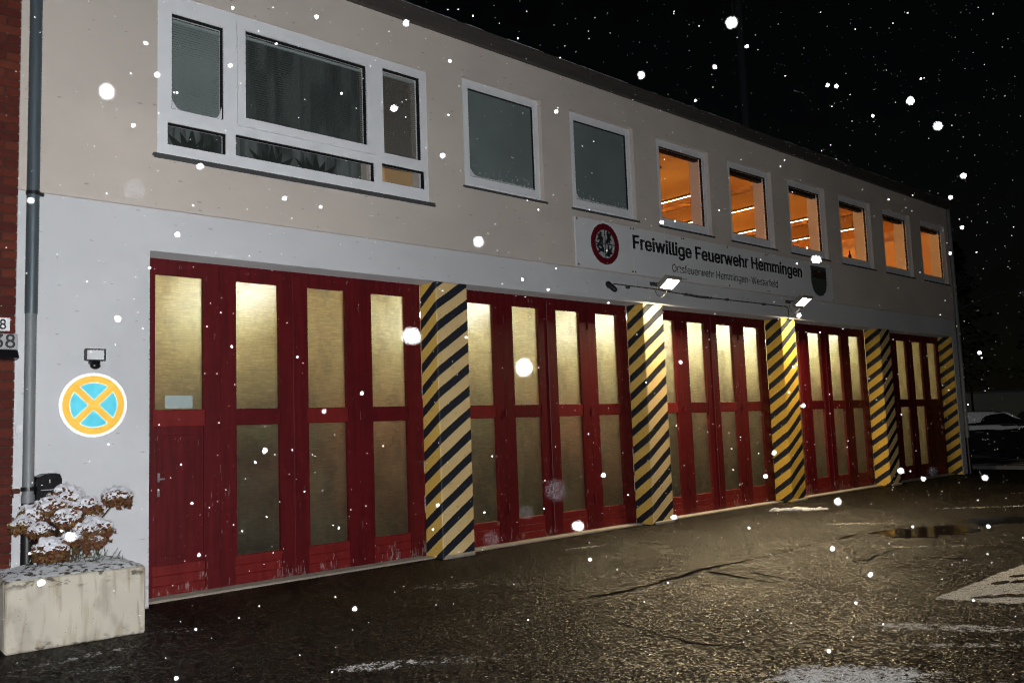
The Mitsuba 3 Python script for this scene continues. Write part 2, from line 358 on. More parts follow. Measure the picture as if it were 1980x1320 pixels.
mat('car_black', (.006, .007, .008), 0.25, 0.5, clearcoat=0.8)
mat('car_glass', (.012, .013, .014), 0.1, 0.5)
mat('tyre', (.012, .012, .012), 0.8, 0.2)
mat('needle', (.018, .020, .010), 0.9, 0.1)
mat('bark', (.03, .024, .018), 0.9, 0.1)
mat('galvanised', (.14, .145, .15), 0.5, 0.4)
mat('hall_wall', (.76, .68, .50), 0.9, 0.1)
mat('hall_floor', (.07, .065, .055), 0.6, 0.3)
mat('upper_wall', (.60, .40, .20), 0.9, 0.1)
mat('upper_ceiling', proc(lambda p, n, uv: mix((.74, .42, .13), (.66, .37, .115), fbm(p.x * .8, p.y * .3, 1.0, 2))), 0.8, 0.1)
mat('beam_brown', (.33, .18, .07), 0.8, 0.1)
mat('engine_red', (.20, .012, .010), 0.4, 0.5)
mat('engine_white', (.6, .6, .6), 0.4, 0.4)
mat('fixture', (.5, .48, .42), 0.5, 0.3)
mat('fixture_dark', (.10, .065, .035), 0.6, 0.3)
mat('dark_figure', (.03, .018, .01), 0.8, 0.1)

# ------------------------------------------------------------------ ground
g = trimesh.creation.box((420, 420, 0.5)); g.apply_translation((20, 20, -0.25))
put('ground', g, 'asphalt', label='wet dark asphalt yard with cracks and thin patches of snow in front of the gates', kind='structure')
def flat(points, z0, z1): return trimesh.creation.extrude_polygon(sg.Polygon(points), z1 - z0, engine='earcut').apply_translation((0, 0, z0))
def organic(points, seed, r=.05):
    pl = sg.Polygon(points).buffer(.06).segmentize(.05)
    q = np.array(pl.exterior.coords)[:-1]
    nz = meshkit.fbm(np.c_[q * 3.0, np.full(len(q), seed)], 3, seed=seed)
    c = q.mean(0)
    nz = nz * .6 + .4 * meshkit.fbm(np.c_[q * 9.0, np.full(len(q), seed)], 3, seed=seed + 9)
    return q + (q - c) / np.linalg.norm(q - c, axis=1, keepdims=True) * (nz[:, None] - .5) * 2 * r
put('puddle', flat(organic([(8.47, -3.18), (9.02, -3.25), (9.43, -3.5), (9.63, -3.8), (9.5, -4.05), (8.95, -4.1), (8.45, -3.86), (8.31, -3.53)], 3, .42), 0.001, 0.005), 'puddle_water',
    label='still puddle reflecting the striped pillars', kind='structure')
put('puddle', flat(organic([(10.37, -3.55), (10.86, -3.7), (11.25, -4.08), (10.6, -4.3), (9.97, -3.98)], 5, .40), 0.001, 0.005), 'puddle_water',
    label='smaller dark puddle farther right on the asphalt', kind='structure')
put('kerb', box(22.1, 22.25, -30, 30, -0.05, 0.10, .015), 'kerb_stone', label='low kerb across the far end of the yard', kind='structure')
put('pavement', box(22.253, 70, -60, 60, -0.05, 0.095), 'pavement_grey', label='snow dusted pavement behind the kerb', kind='structure')

# ------------------------------------------------------------------ the fire station
FS = thing('fire_station', 'long two storey fire station in beige and white plaster with five red folding gates', 'fire station')
XL, XR, ZB, ZL, ZT, THICK = -1.177, 20.27, 3.905, 3.471, 6.80, 0.36
WX = [5.568 + 2.0706 * i for i in range(8)]
WW, WZ0, WZ1 = 1.481, 4.796, 6.313
BW = (0.066, 3.494, 4.47, 6.20)
up = rect(XL, XR, ZB, ZT)
for x in WX: up = up.difference(rect(x - WW, x, WZ0, WZ1))
up = up.difference(rect(*BW))
put('wall', extrude_y(up, 0.0, THICK), 'beige_plaster', FS, 'beige plastered upper wall with nine windows')
low = rect(XL, XR, -0.1, ZB - .006).difference(rect(0.0, 19.994, -0.2, ZL))
put('base_wall', extrude_y(low, 0.006, THICK), 'white_plaster', FS, 'white plastered lower wall and lintel over the gates')
PILLARS = []
for k in range(5):
    x0 = PX0 + PITCH * k
    x1 = x0 + PW if k < 4 else 19.991
    if k == 4:
        continue
    PILLARS.append(put('pillar', box(x0, x1, 0.0085, THICK, 0.0, ZL - .002, .012), 'hazard_paint', FS,
                       f'{("first", "second", "third", "fourth")[k]} striped yellow and black pillar from the left'))
    foot = box(x0 + .02, x1 - .02, -.025, .008, .0, .05, .012)
    put('foot', foot, 'concrete_sill', PILLARS[-1])
put('pillar', box(19.97, 19.99, .02, THICK - .002, 0.0, ZL - .002), 'hazard_paint', FS, 'last striped reveal beside the right corner of the building')
put('sill', box(0.002, 19.96, .20, .62, -.05, .022, .006), 'concrete_sill', FS, 'pale concrete threshold under the gates')

# --- gates: 5 frames, 20 leaves with two panes each
def stile_mesh(bottom=.03, top=3.44, w=.875):
    o = rect(.001, w, bottom, top).difference(rect(.183, .694, 1.902, 3.308)).difference(rect(.183, .694, .331, 1.727))
    o = o.difference(rect(.165, .712, bottom - .01, .331)).difference(rect(.165, .712, 1.727, 1.902))
    return extrude_y(o, .362, .425)
def bead(x0, x1, z0, z1, y0=.383, y1=.405):
    return frame(x0, x1, z0, z1, .012, y0, y1)
leaf = mikit.ply(stile_mesh(), 'stile_red')
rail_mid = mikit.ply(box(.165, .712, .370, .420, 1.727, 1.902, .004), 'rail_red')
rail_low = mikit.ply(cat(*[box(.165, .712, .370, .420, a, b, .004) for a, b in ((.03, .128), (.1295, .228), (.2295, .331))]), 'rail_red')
pane_u = mikit.ply(trimesh.Trimesh(
    [[.183, .405, 1.902], [.694, .405, 1.902], [.694, .405, 3.308], [.183, .405, 3.308]], [[0, 1, 2], [0, 2, 3]], process=False), 'ribbed_glass')
pane_l = mikit.ply(trimesh.Trimesh([[.183, .405, .331], [.694, .405, .331], [.694, .405, 1.727], [.183, .405, 1.727]], [[0, 1, 2], [0, 2, 3]], process=False), 'ribbed_glass')
strip = mikit.ply(cat(box(.860, .892, .345, .362, .032, 3.438, .006)), 'stile_red')
hinge = mikit.ply(trimesh.creation.cylinder(radius=.011, segment=[[0, .352, -.05], [0, .352, .05]], sections=10), 'stile_red')
panel_m = cat(box(.183, .694, .385, .415, .331, 1.727), frame(.205, .672, .36, 1.70, .03, .374, .386), box(.262, .615, .378, .386, .42, 1.64, .004))
for k in range(5):
    X = PITCH * k
    xa = 0.0 if k == 0 else X - .046
    xb = PX0 + PITCH * k
    fr = cat(box(xa, xb, .364, .50, 3.441, 3.56), box(xb - .053, xb, .364, .50, .022, 3.441))
    if k: fr = cat(fr, box(xa, X - .001, .364, .50, .022, 3.441))
    put('gate_frame', fr, 'stile_red', FS)
    for i in range(4):
        to = T().translate([X + .877 * i, 0, 0])
        L = put('gate_leaf', leaf, None, FS, to=to)
        put('pane', pane_u, None, L, to=to)
        wicket = (k, i) in ((0, 0), (4, 3))
        if wicket:
            labels[L] = {'label': 'gate leaf with a solid red lower panel and a small handle' if k == 0 else 'far gate leaf with a solid dark red lower panel'}
            put('panel', mikit.ply(panel_m, 'stile_red'), None, L, to=to)
            hx = .222 if k == 0 else .66
            hd = cat(box(hx - .012, hx + .012, .350, .362, 1.17, 1.26, .004), trimesh.creation.cylinder(radius=.009, segment=[[hx, .35, 1.20], [hx, .31, 1.20]], sections=10),
                     box(hx - .010, hx + .045, .303, .32, 1.190, 1.210, .005))
            put('handle', mikit.ply(hd, 'steel'), None, L, to=to)
            put('lock_plate', mikit.ply(cat(box(hx - .014, hx + .014, .354, .362, 1.02, 1.10, .004), trimesh.creation.cylinder(radius=.007, segment=[[hx, .354, 1.06], [hx, .349, 1.06]], sections=10)), 'steel'), None, L, to=to)
        else:
            put('pane', pane_l, None, L, to=to)
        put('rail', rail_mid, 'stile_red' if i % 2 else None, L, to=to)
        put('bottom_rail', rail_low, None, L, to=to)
        if i == 1: put('cover_strip', strip, None, L, to=to)
        if i in (0, 2):
            for z in (.5, 1.8, 3.1): put('hinge', hinge, None, L, to=T().translate([X + .877 * (i + 1), 0, z]))
put('notice', extrude_y(rect(.30, .59, 1.915, 2.05), .398, .401), 'paper', None, 'grey paper notice at the foot of the first gate pane', 'notice')

# --- windows
def sheet(x0, x1, z0, z1, y): return trimesh.Trimesh([[x0, y, z0], [x1, y, z0], [x1, y, z1], [x0, y, z1]], [[0, 1, 2], [0, 2, 3]], process=False)
def snow_wedge(x, z, y0, y1, w, h, s=1):
    t = np.linspace(0, 1, 10)
    pr = [(0, 0), (w, 0)] + [(w * (1 - a), h * a ** 2.2 + .004) for a in t]
    return extrude_y(affinity.translate(affinity.scale(sg.Polygon(pr).buffer(0), s, 1, origin=(0, 0)), x, z), y0, y1)
def window(k):
    x1 = WX[k]; x0 = x1 - WW
    dark = k < 2
    names = ['grey frosted window right of the big one', 'second grey frosted window, above the red emblem', 'first orange lit window from the left', 'second orange lit window from the left',
             'third orange lit window from the left', 'fourth orange lit window, with a plant on its sill', 'fifth orange lit window, second from the right corner', 'last orange lit window at the right corner']
    W = put('window', frame(x0 + .001, x1 - .001, WZ0 + .002, WZ1 - .001, .072, .075, .150), 'upvc_white', FS, names[k])
    gx0, gx1, gz0, gz1 = x0 + .146, x1 - .118, WZ0 + .165, WZ1 - .125
    s = extrude_y(rect(x0 + .060, x1 - .060, WZ0 + .062, WZ1 - .055).difference(rect(gx0, gx1, gz0, gz1)), .058, .135)
    put('sash', s, 'upvc_white', W)
    put('gasket', frame(gx0 + .0005, gx1 - .0005, gz0 + .0005, gz1 - .0005, .009, .070, .110), 'gasket', W)
    put('pane', sheet(gx0 + .006, gx1 - .006, gz0 + .006, gz1 - .006, .096), 'frosted_film' if dark else 'clear_glass', W)
    if not dark:
        put('blind_box', box(gx0 - .03, gx1 + .03, .155, .25, gz1 - (.02 if k == 2 else .06), WZ1 - .004, .004), 'gasket', W)
    put('window_sill', cat(box(x0 - .035, x1 + .04, -.030, .074, WZ0 - .018, WZ0 - .002, .004), box(x0 - .035, x1 + .04, -.030, -.024, WZ0 - .036, WZ0 - .008)), 'dark_sill', W)
    if dark:
        put('snow', cat(snow_wedge(gx0 + .010, gz0 + .010, .066, .093, .16 - .06 * k, .10), box(gx0 + .1, gx1 - .02, .070, .093, gz0 + .0102, gz0 + .022, .004)), 'snow', W)
    return W
WK = [window(k) for k in range(8)]

x0, x1, z0, z1 = BW
glz = dict(left=(.215, .77, 4.975, 6.0), mid=(1.02, 2.583, 5.05, 6.045), right=(2.825, 3.39, 5.005, 6.09), lowl=(.174, .795, 4.592, 4.825), lowm=(.905, 2.675, 4.61, 4.845), lowr=(2.787, 3.432, 4.638, 4.868))
fr = rect(x0 + .001, x1 - .001, z0 + .002, z1 - .001)
mid_s = rect(.922, 2.692, 4.945, 6.125)
for n in ('left', 'right', 'lowl', 'lowm', 'lowr'):
    a = glz[n]; fr = fr.difference(rect(*a))
BG = put('window', extrude_y(fr.difference(mid_s), .010, .120), 'upvc_white', FS, 'wide white three part window with blinds at the upper left')
put('sash', extrude_y(rect(.926, 2.688, 4.949, 6.121).difference(rect(*glz['mid'])), .002, .110), 'upvc_white', BG, 'middle opening sash')
beads = []
for n, a in glz.items():
    put('pane', sheet(a[0] + .003, a[1] - .003, a[2] + .003, a[3] - .003, .058), 'clear_glass', BG)
    beads.append(frame(a[0] + .0005, a[1] - .0005, a[2] + .0005, a[3] - .0005, .009, .026, .08))
put('gasket', cat(*beads), 'gasket', BG)
put('window_sill', cat(box(x0 - .05, x1 + .06, -.045, .009, z0 - .026, z0 - .002, .004), box(x0 - .05, x1 + .06, -.045, -.038, z0 - .055, z0 - .012)), 'dark_sill', BG)
put('snow', cat(snow_wedge(.225, 4.985, .03, .055, .09, .10), snow_wedge(.760, 4.985, .03, .055, .07, .13, -1)), 'snow', BG)
def blind(name, a, m, ang, gap=.027, zmin=None):
    za, zb = (zmin or a[2] - .03), a[3] - .035
    sl = []
    n = int((zb - za) / gap)
    for j in range(n):
        z = zb - j * gap
        w = .0165
        c, s = math.cos(ang) * w, math.sin(ang) * w
        v = np.array([[a[0] - .03, .15 - c, z - s], [a[1] + .03, .15 - c, z - s], [a[1] + .03, .15 + c, z + s], [a[0] - .03, .15 + c, z + s]])
        sl.append(trimesh.Trimesh(v, [[0, 1, 2], [0, 2, 3]], process=False))
    put(name, cat(*sl), m, BG, kind='stuff')
    put('head_rail', cat(box(a[0] - .03, a[1] + .03, .135, .165, zb + .004, zb + .03), *[box(a[0] + f * (a[1] - a[0]) - .004, a[0] + f * (a[1] - a[0]) + .004, .13, .134, zb + .002, zb + .045) for f in (.06, .5, .94)]), 'blind_grey', BG)
blind('blind', glz['left'], 'blind_grey', 1.12)
blind('blind', glz['mid'], 'blind_dark', .9)
blind('blind', glz['right'], 'blind_tan', .98)
# patterned curtain with leaves behind the middle part; left stretch added to darken the pane there
cu = np.array([[x, .25 + .030 * math.sin(x * 17) + .015 * math.sin(x * 41), z] for x in np.linspace(.08, 2.66, 60) for z in (4.12, 6.3)])
cf = [[2 * i, 2 * i + 2, 2 * i + 3] for i in range(59)] + [[2 * i, 2 * i + 3, 2 * i + 1] for i in range(59)]
put('curtain', trimesh.Trimesh(cu, cf, process=False), 'curtain_cloth', BG)
lv = []
for cx in (.5, 1.42, 1.98):
    for j, a in enumerate(np.linspace(-1.15, 1.15, 7)):
        Lf = .34 + .05 * (j % 2)
        pts = [(0, 0), (.02 + .035 * 1, Lf * .45), (0, Lf), (-.055, Lf * .45)]
        lv.append(extrude_y(affinity.translate(affinity.rotate(sg.Polygon(pts), -math.degrees(a), origin=(0, 0)), cx, 4.50), .190, .194))
put('curtain_leaf', cat(*lv), 'leaf_print', BG, kind='stuff')

# --- roof edge, gutter, downpipes
rf = put('roof', box(XL - .1, XR + .12, -.02, 11.2, ZT + .18, ZT + .24), 'roof_sheet', FS)
seg = np.linspace(XL - .1, XR + .12, 12)
for a, b in zip(seg[:-1], seg[1:]):
    put('fascia', cat(box(a + .002, b - .002, -.075, -.001, ZT - .012, ZT + .178, .006), box(b - .018, b + .018, -.083, -.074, ZT - .015, ZT + .176, .003)), 'dark_metal', rf)
gut = np.array([[math.cos(t) * .055, math.sin(t) * .045] for t in np.linspace(0, math.pi, 9)])
put('edge_trim', cat(box(XL - .1, XR + .12, -.095, -.0735, ZT + .17, ZT + .198, .004)), 'dark_metal', rf)
ed = []
for x in np.arange(XL, XR, .07):
    h = meshkit.fbm(np.array([[x * 2.1, 0, 0]]), 3)[0]
    if h > .47: ed.append(blob(.022 + .02 * (h - .47), int(x * 20) + 99, 1, .5).apply_scale((2.4, .6, .45)).apply_translation((x, -.07, ZT + .203)))
put('snow', cat(*ed), 'snow', rf, kind='stuff')

DP = put('downpipe', cat(trimesh.creation.cylinder(radius=.053, segment=[[-1.075, -.085, 2.77], [-1.075, -.085, 6.79]], sections=20), trimesh.creation.cylinder(radius=.0525, segment=[[-1.075, -.085, 2.76], [-1.075, -.085, 2.78]], sections=20)), 'zinc', FS, 'dark grey zinc downpipe at the left end of the white wall', smooth=40)
put('lower_pipe', cat(trimesh.creation.cylinder(radius=.047, segment=[[-1.075, -.085, 1.1], [-1.075, -.085, 2.77]], sections=20), trimesh.creation.cylinder(radius=.055, segment=[[-1.075, -.085, 1.09], [-1.075, -.085, 1.16]], sections=20)), 'grey_pipe', DP, smooth=40)
put('stand_pipe', trimesh.creation.cylinder(radius=.052, segment=[[-1.075, -.085, 0], [-1.075, -.085, 1.1]], sections=20), 'black_iron', DP, smooth=40)
for z in (3.86, 1.21, 5.9):
    c = cat(trimesh.creation.annulus(r_min=.053, r_max=.059, height=.035, sections=20).apply_translation((-1.075, -.085, z)), box(-1.02, -.985, -.095, -.07, z - .016, z + .016, .003), box(-1.085, -1.065, -.03, .004, z - .01, z + .01))
    put('clamp', c, 'black_iron', DP)
DP2 = put('downpipe', trimesh.creation.cylinder(radius=.05, segment=[[20.36, -.02, .9], [20.36, -.02, 6.79]], sections=16), 'galvanised', FS, 'downpipe on the right corner of the building', smooth=40)
put('stand_pipe', trimesh.creation.cylinder(radius=.056, segment=[[20.36, -.02, 0], [20.36, -.02, .9]], sections=16), 'black_iron', DP2, smooth=40)

# --- rooms inside
put('garage_room', cat(box(-.6, 20.6, 9.8, 9.95, 0, 4.0), box(-.6, -.45, .37, 9.8, 0, 4.0), box(20.3, 20.45, .37, 9.8, 0, 4.0), box(-.45, 20.3, .37, 9.8, 3.93, 4.02)), 'hall_wall', FS)
put('garage_floor', box(-.45, 20.3, .62, 9.8, .002, .014), 'hall_floor', FS)
put('upper_room', cat(box(7.55, 20.4, 6.9, 7.05, 4.05, 6.6), box(20.3, 20.4, .37, 6.9, 4.05, 6.6), box(7.45, 7.55, .37, 7.05, 4.05, 6.6)), 'upper_wall', FS)
put('upper_ceiling', box(7.55, 20.3, .362, 6.9, 6.50, 6.58), 'upper_ceiling', FS)
put('upper_floor', box(7.55, 20.3, .37, 6.9, 4.04, 4.09), 'hall_floor', FS)
for x in (8.9, 13.0, 17.1):
    put('ceiling_beam', box(x - .07, x + .07, .37, 6.9, 6.42, 6.499, .005), 'beam_brown', FS)
jam = []
for x in WX[2:]:
    jam += [box(x - .06, x - .002, .152, .375, WZ0 + .01, WZ1 - .005), box(x - WW + .002, x - WW + .06, .152, .375, WZ0 + .01, WZ1 - .005)]
put('inner_reveal', cat(*jam), 'fixture', FS, kind='stuff')
put('office_room', cat(box(-1.1, 7.4, 6.9, 7.0, 4.05, 6.6), box(-1.1, -1.0, .37, 6.9, 4.05, 6.6), box(7.3, 7.4, .37, 6.9, 4.05, 6.6), box(-1.1, 7.4, .37, 6.9, 6.52, 6.6), box(-1.1, 7.4, .37, 6.9, 4.04, 4.1), box(2.68, 2.72, .19, 6.9, 4.1, 6.52), box(3.75, 3.8, .37, 6.9, 4.1, 6.52)), 'plain_room', FS)  # partition beside the table lamp is added to keep its light off the middle
put('alcove_wall', cat(box(2.73, 3.74, 1.3, 1.34, 4.1, 6.5), box(3.70, 3.74, .38, 1.3, 4.1, 6.5)), 'upper_wall', FS)

# ------------------------------------------------------------------ the neighbour's brick house with its number plates
BH = thing('brick_house', 'dark red brick house at the left edge of the photo', 'house')
put('wall', box(-3.2, XL - .016, -.012, 1.0, 0, 7.3), 'mortar', BH)
bw, hh, jt = .24, .0713, .012
vars_ = []
for L in (.24, .115):
    vars_.append([mikit.ply(box(-L, 0, -.024, -.008, 0, hh, .004), f'brick_{i}') for i in range(4)])
zc, row = .004, 0
while zc < 7.2:
    x = XL - .006
    first = row % 2
    q = 0
    while x > -1.72:
        half = (q == 0 and first == 1)
        L = .115 if half else .24
        put('brick', vars_[1 if half else 0][rng.integers(4)], None, BH + '__wall', to=T().translate([x + rng.normal() * .0012, rng.normal() * .0012, zc + rng.normal() * .0008]))
        x -= L + jt; q += 1
    zc += hh + jt; row += 1
N1 = thing('house_number_sign', 'small white enamel plate with a dark 8 on the bricks, above the lit number box', 'house number')
pl = extrude_y(rect(-1.42, -1.235, 2.605, 2.715).buffer(.004), -.042, -.030)
put('plate', pl, 'sheet_white', N1)
def lettering(text, h, x, y, z, bold=False, sx=1.0, right=False):
    m = meshkit.text_mesh(text, h, .003, bold)
    m.apply_scale((sx, 1, 1))
    v = m.vertices.copy()
    if right: v[:, 0] -= v[:, 0].max()
    return trimesh.Trimesh(np.stack([x + v[:, 0], y - v[:, 2], z + v[:, 1]], 1), m.faces, process=False)
put('number', lettering('38', .085, -1.262, -.0425, 2.617, True, .8, True), 'letter_black', N1)
N2 = thing('number_box', 'grey house number box reading 38 with a black slanted base', 'house number')
put('box', box(-1.50, -1.175, -.075, -.026, 2.435, 2.575, .006), 'emblem_grey', N2)
put('number', lettering('38', .115, -1.195, -.0755, 2.452, True, .9, True), 'letter_black', N2)
w = np.array([[-1.5, -.026, 2.345], [-1.168, -.026, 2.345], [-1.5, -.026, 2.432], [-1.175, -.026, 2.432], [-1.5, -.11, 2.36], [-1.168, -.11, 2.36], [-1.5, -.076, 2.432], [-1.175, -.076, 2.432]])
put('base', trimesh.convex.convex_hull(w), 'plastic_black', N2)

# ------------------------------------------------------------------ things on the left wall
def disc(cx, cz, r, y0, y1, n=64): return extrude_y(sg.Point(cx, cz).buffer(r, quad_segs=n // 4), y0, y1)
S = thing('traffic_sign', 'round no stopping sign with flash glare painted in as orange, turquoise and a white rim', 'traffic sign')
sx, sz = -.522, 1.942
C = sg.Point(sx, sz)
put('plate', cat(disc(sx, sz, .30, -.030, -.024), box(sx - .02, sx + .02, -.024, .006, sz - .2, sz + .2)), 'glare_foil_white', S)
inner = C.buffer(.205, quad_segs=16)
bar = sg.box(sx - .24, sz - .030, sx + .24, sz + .030)
cross = affinity.rotate(bar, 45, origin=(sx, sz)).union(affinity.rotate(bar, -45, origin=(sx, sz)))
ringp = C.buffer(.272, quad_segs=16).difference(C.buffer(.212, quad_segs=16)).union(cross.intersection(C.buffer(.25)))
put('ring_and_cross', extrude_y(ringp, -.033, -.0302), 'glare_foil_orange', S)
put('quadrants', extrude_y(inner.difference(cross.buffer(.006)), -.0325, -.0302), 'glare_foil_cyan', S)

F = thing('wall_lamp', 'small unlit floodlight with white panel and black sensor above the round sign', 'floodlight')
lx, lz = -.535, 2.405
put('housing', cat(frame(lx - .088, lx + .088, lz - .056, lz + .056, .011, -.125, -.095), box(lx - .088, lx + .088, -.097, -.060, lz - .056, lz + .056, .008)), 'plastic_dark', F)
put('panel', box(lx - .077, lx + .077, -.108, -.098, lz - .045, lz + .045, .002), 'lamp_panel', F)
put('sensor', cat(blob(.043, 2, 2, .03).apply_scale((1.1, .8, .8)).apply_translation((lx, -.105, lz - .10)), box(lx - .045, lx + .045, -.115, -.03, lz - .085, lz - .055, .01)), 'plastic_black', F, smooth=50)
put('bracket', box(lx - .03, lx + .03, -.06, .006, lz - .08, lz + .01, .006), 'plastic_black', F)

put('junction_box', cat(box(-1.168, -1.112, -.03, .006, 1.70, 1.775, .005), box(-1.155, -1.125, -.034, -.0295, 1.715, 1.76, .002), box(-1.145, -1.135, -.02, .006, 1.62, 1.70, .003)), 'lamp_panel', None, 'small grey junction box on the white strip left of the downpipe', 'junction box')
put('iron_bracket', cat(box(-1.185, -1.13, -.06, .006, 1.175, 1.215, .004), box(-1.19, -1.18, -.06, -.02, 1.14, 1.215, .002)), 'rust', None, 'short rusty iron bracket left of the downpipe', 'bracket')

B = thing('letter_box', 'black wall box with rounded lid and a silver line behind the withered plant', 'box')
bx = -.928
prof = sg.box(-.092, .80, .092, 1.24).union(sg.Polygon([(-.098, 1.2), (.098, 1.2), (.10, 1.285), (.085, 1.325), (.05, 1.338), (-.04, 1.332), (-.085, 1.31), (-.098, 1.27)]))
put('body', extrude_y(affinity.translate(sg.box(-.092, .66, .092, 1.195), bx, 0), -.16, .004), 'plastic_black', B)
put('lid', extrude_y(affinity.translate(prof.intersection(sg.box(-1, 1.20, 1, 2)).buffer(-.008).buffer(.008), bx, 0), -.185, .004), 'plastic_black', B)
put('trim', box(bx - .07, bx + .07, -.190, -.1855, 1.192, 1.199), 'steel', B)
put('knob', cat(blob(.018, 5, 2, .05).apply_translation((bx + .0, -.17, 1.155)), box(bx - .025, bx + .025, -.166, -.16, 1.14, 1.15, .002)), 'steel', B, smooth=50)
put('keyhole', box(bx - .004, bx + .004, -.189, -.1855, 1.255, 1.285), 'steel', B)

# ------------------------------------------------------------------ planter and hydrangea
PLN = thing('planter', 'stained pale concrete planter box with snow on its soil', 'planter')
ang = math.radians(-3.8)
TP = T().translate([-1.43, -.975, 0]).rotate([0, 0, 1], -3.8)
TPI = lambda x, y: (-1.43 + math.cos(ang) * x - math.sin(ang) * y, -.975 + math.sin(ang) * x + math.cos(ang) * y)
W_, D_, H_ = 1.03, .80, .55
def wall_part(x0, x1, y0, y1, z0=.0, z1=H_): return box(x0, x1, y0, y1, z0, z1, .014)
put('box', cat(wall_part(0, W_, 0, .075), wall_part(0, W_, D_ - .075, D_), wall_part(0, .075, .07, D_ - .07), wall_part(W_ - .075, W_, .07, D_ - .07), box(.03, W_ - .03, .05, D_ - .05, 0, .12)), 'planter_concrete', PLN, to=TP)
n = 46
gx, gy = np.meshgrid(np.linspace(.012, W_ - .012, n), np.linspace(.012, D_ - .012, n), indexing='ij')
edge = np.minimum(np.minimum(gx, W_ - gx), np.minimum(gy, D_ - gy))
hz = H_ - .004 + .012 * np.clip(edge / .03, 0, 1) + .045 * np.clip(edge / .25, 0, 1) + .05 * (meshkit.fbm(np.stack([gx * 7, gy * 7, gx * 0], -1), 4, seed=4) - .5) * np.clip(edge / .1, 0, 1)
v = np.stack([gx, gy, hz], -1).reshape(-1, 3)
f = [[i * n + j, (i + 1) * n + j, (i + 1) * n + j + 1] for i in range(n - 1) for j in range(n - 1)] + [[i * n + j, (i + 1) * n + j + 1, i * n + j + 1] for i in range(n - 1) for j in range(n - 1)]
put('snowy_soil', trimesh.Trimesh(v, f, process=False), 'soil_snow', PLN, smooth=True, to=TP)

HY = thing('hydrangea', 'withered brown hydrangea with snow capped flower heads in the concrete planter', 'plant')
heads = [(-1.10, -.40, .985, .12), (-.985, -.50, 1.05, .12), (-.845, -.40, 1.105, .135), (-.72, -.50, 1.025, .12), (-.43, -.42, 1.085, .122), (-1.21, -.48, .915, .10), (-.90, -.60, .95, .11),
         (-.79, -.72, .84, .095), (-.645, -.52, .82, .135), (-1.06, -.72, .705, .125), (-.70, -.66, .74, .085), (-.90, -.75, .79, .08), (-.66, -.42, .94, .09), (-1.10, -.60, .87, .09)]
root = np.array([-.86, -.5, .54])
def lumpy(d, seed, amp=.5):
    return 1 + amp * (meshkit.fbm(np.asarray(d) * 1.9 + seed * 5.1, 3, seed=seed) - .5) * 2
def petals(c, r, seed, cnt):
    rg = np.random.default_rng(seed)
    V, F_, Cc = [], [], []
    tilt = rg.normal(size=3) * .25
    for i in range(cnt):
        d = rg.normal(size=3); d /= np.linalg.norm(d)
        if d[2] < -.8: continue
        rr = r * (.72 + .30 * rg.random()) * lumpy(d, seed, .38) * np.array([1.08, 1.0, .80])
        p = c + d * rr
        dd = d + rg.normal(size=3) * .55; dd /= np.linalg.norm(dd)
        a = np.cross(dd, rg.normal(size=3)); a /= np.linalg.norm(a); b = np.cross(dd, a)
        s_ = r * (.10 + .13 * rg.random())
        cup = .6 * s_ * (rg.random() - .3)
        base = len(V)
        V += [p, p + a * s_ + dd * cup, p + b * s_ * .75 - dd * .25 * s_, p - a * s_ + dd * cup, p - b * s_ * .75 - dd * .4 * s_]
        col = np.array([.175, .085, .043]) * (.25 + 1.0 * rg.random()) * np.array([1, .75 + .6 * rg.random(), .6 + .9 * rg.random()])
        Cc += [col * .6] + [col] * 4
        F_ += [[base, base + 1 + k, base + 1 + (k + 1) % 4] for k in range(4)]
    return np.array(V), np.array(F_), np.array(Cc)
def cap(c, r, seed, low):
    """snow that has settled on the upper side: thick in the middle, ragged and broken towards its edge"""
    m = trimesh.creation.icosphere(4, 1.0)
    v = np.array(m.vertices)
    nz = meshkit.fbm(v * 2.1 + seed * 3.7, 4, seed=seed)
    n2 = meshkit.fbm(v * 6.5 + seed, 4, seed=seed + 50)
    n3 = meshkit.noise(v * 13 + seed, seed + 80)
    side = .16 * v[:, 0] * math.sin(seed) + .16 * v[:, 1] * math.cos(seed)
    keep = (v[:, 2] + side > low + 1.2 * (nz - .5) + .8 * (n2 - .5)) & (n2 * .7 + n3 * .3 > .30 + .15 * (1 - v[:, 2]))
    rad = lumpy(v, seed, .36) * (1.03 + .40 * (n2 - .45) + .16 * np.clip(v[:, 2], 0, 1))
    v2 = v * rad[:, None] * r * np.array([1.05, 1.0, .82])
    fm = keep[m.faces].all(1)
    m2 = trimesh.Trimesh(v2 + c, m.faces[fm], process=False)
    m2.remove_unreferenced_vertices()
    return m2
for i, (x, y, z, r) in enumerate(heads):
    c = np.array([x, y, z])
    rt = root + np.array([.5 * (x + .86) * .35, .5 * (y + .5) * .3, 0])
    t = np.linspace(0, 1, 8)[:, None]
    pth = rt * (1 - t) + c * t + np.array([0, 0, 1]) * .09 * np.sin(t * math.pi) + .012 * np.random.default_rng(i).normal(size=(8, 3)) * (t * (1 - t)) * 4
    st = put('stem', tube(pth, np.linspace(.009, .005, 8), 6), 'stem_brown', HY)
    V, F_, Cc = petals(c, r, 40 + i, 420)
    hd = put('flower_head', trimesh.Trimesh(V, F_, process=False), 'petal', HY, color=Cc)
    put('snow_cap', cap(c, r * .93, i + 3, (-.2, -.1, -.25, -.05, -.1, .1, -.1, .1, -.05, .0, .2, .0, -.1, .05)[i]), 'snow', hd, smooth=True)
tw = []
rg = np.random.default_rng(5)
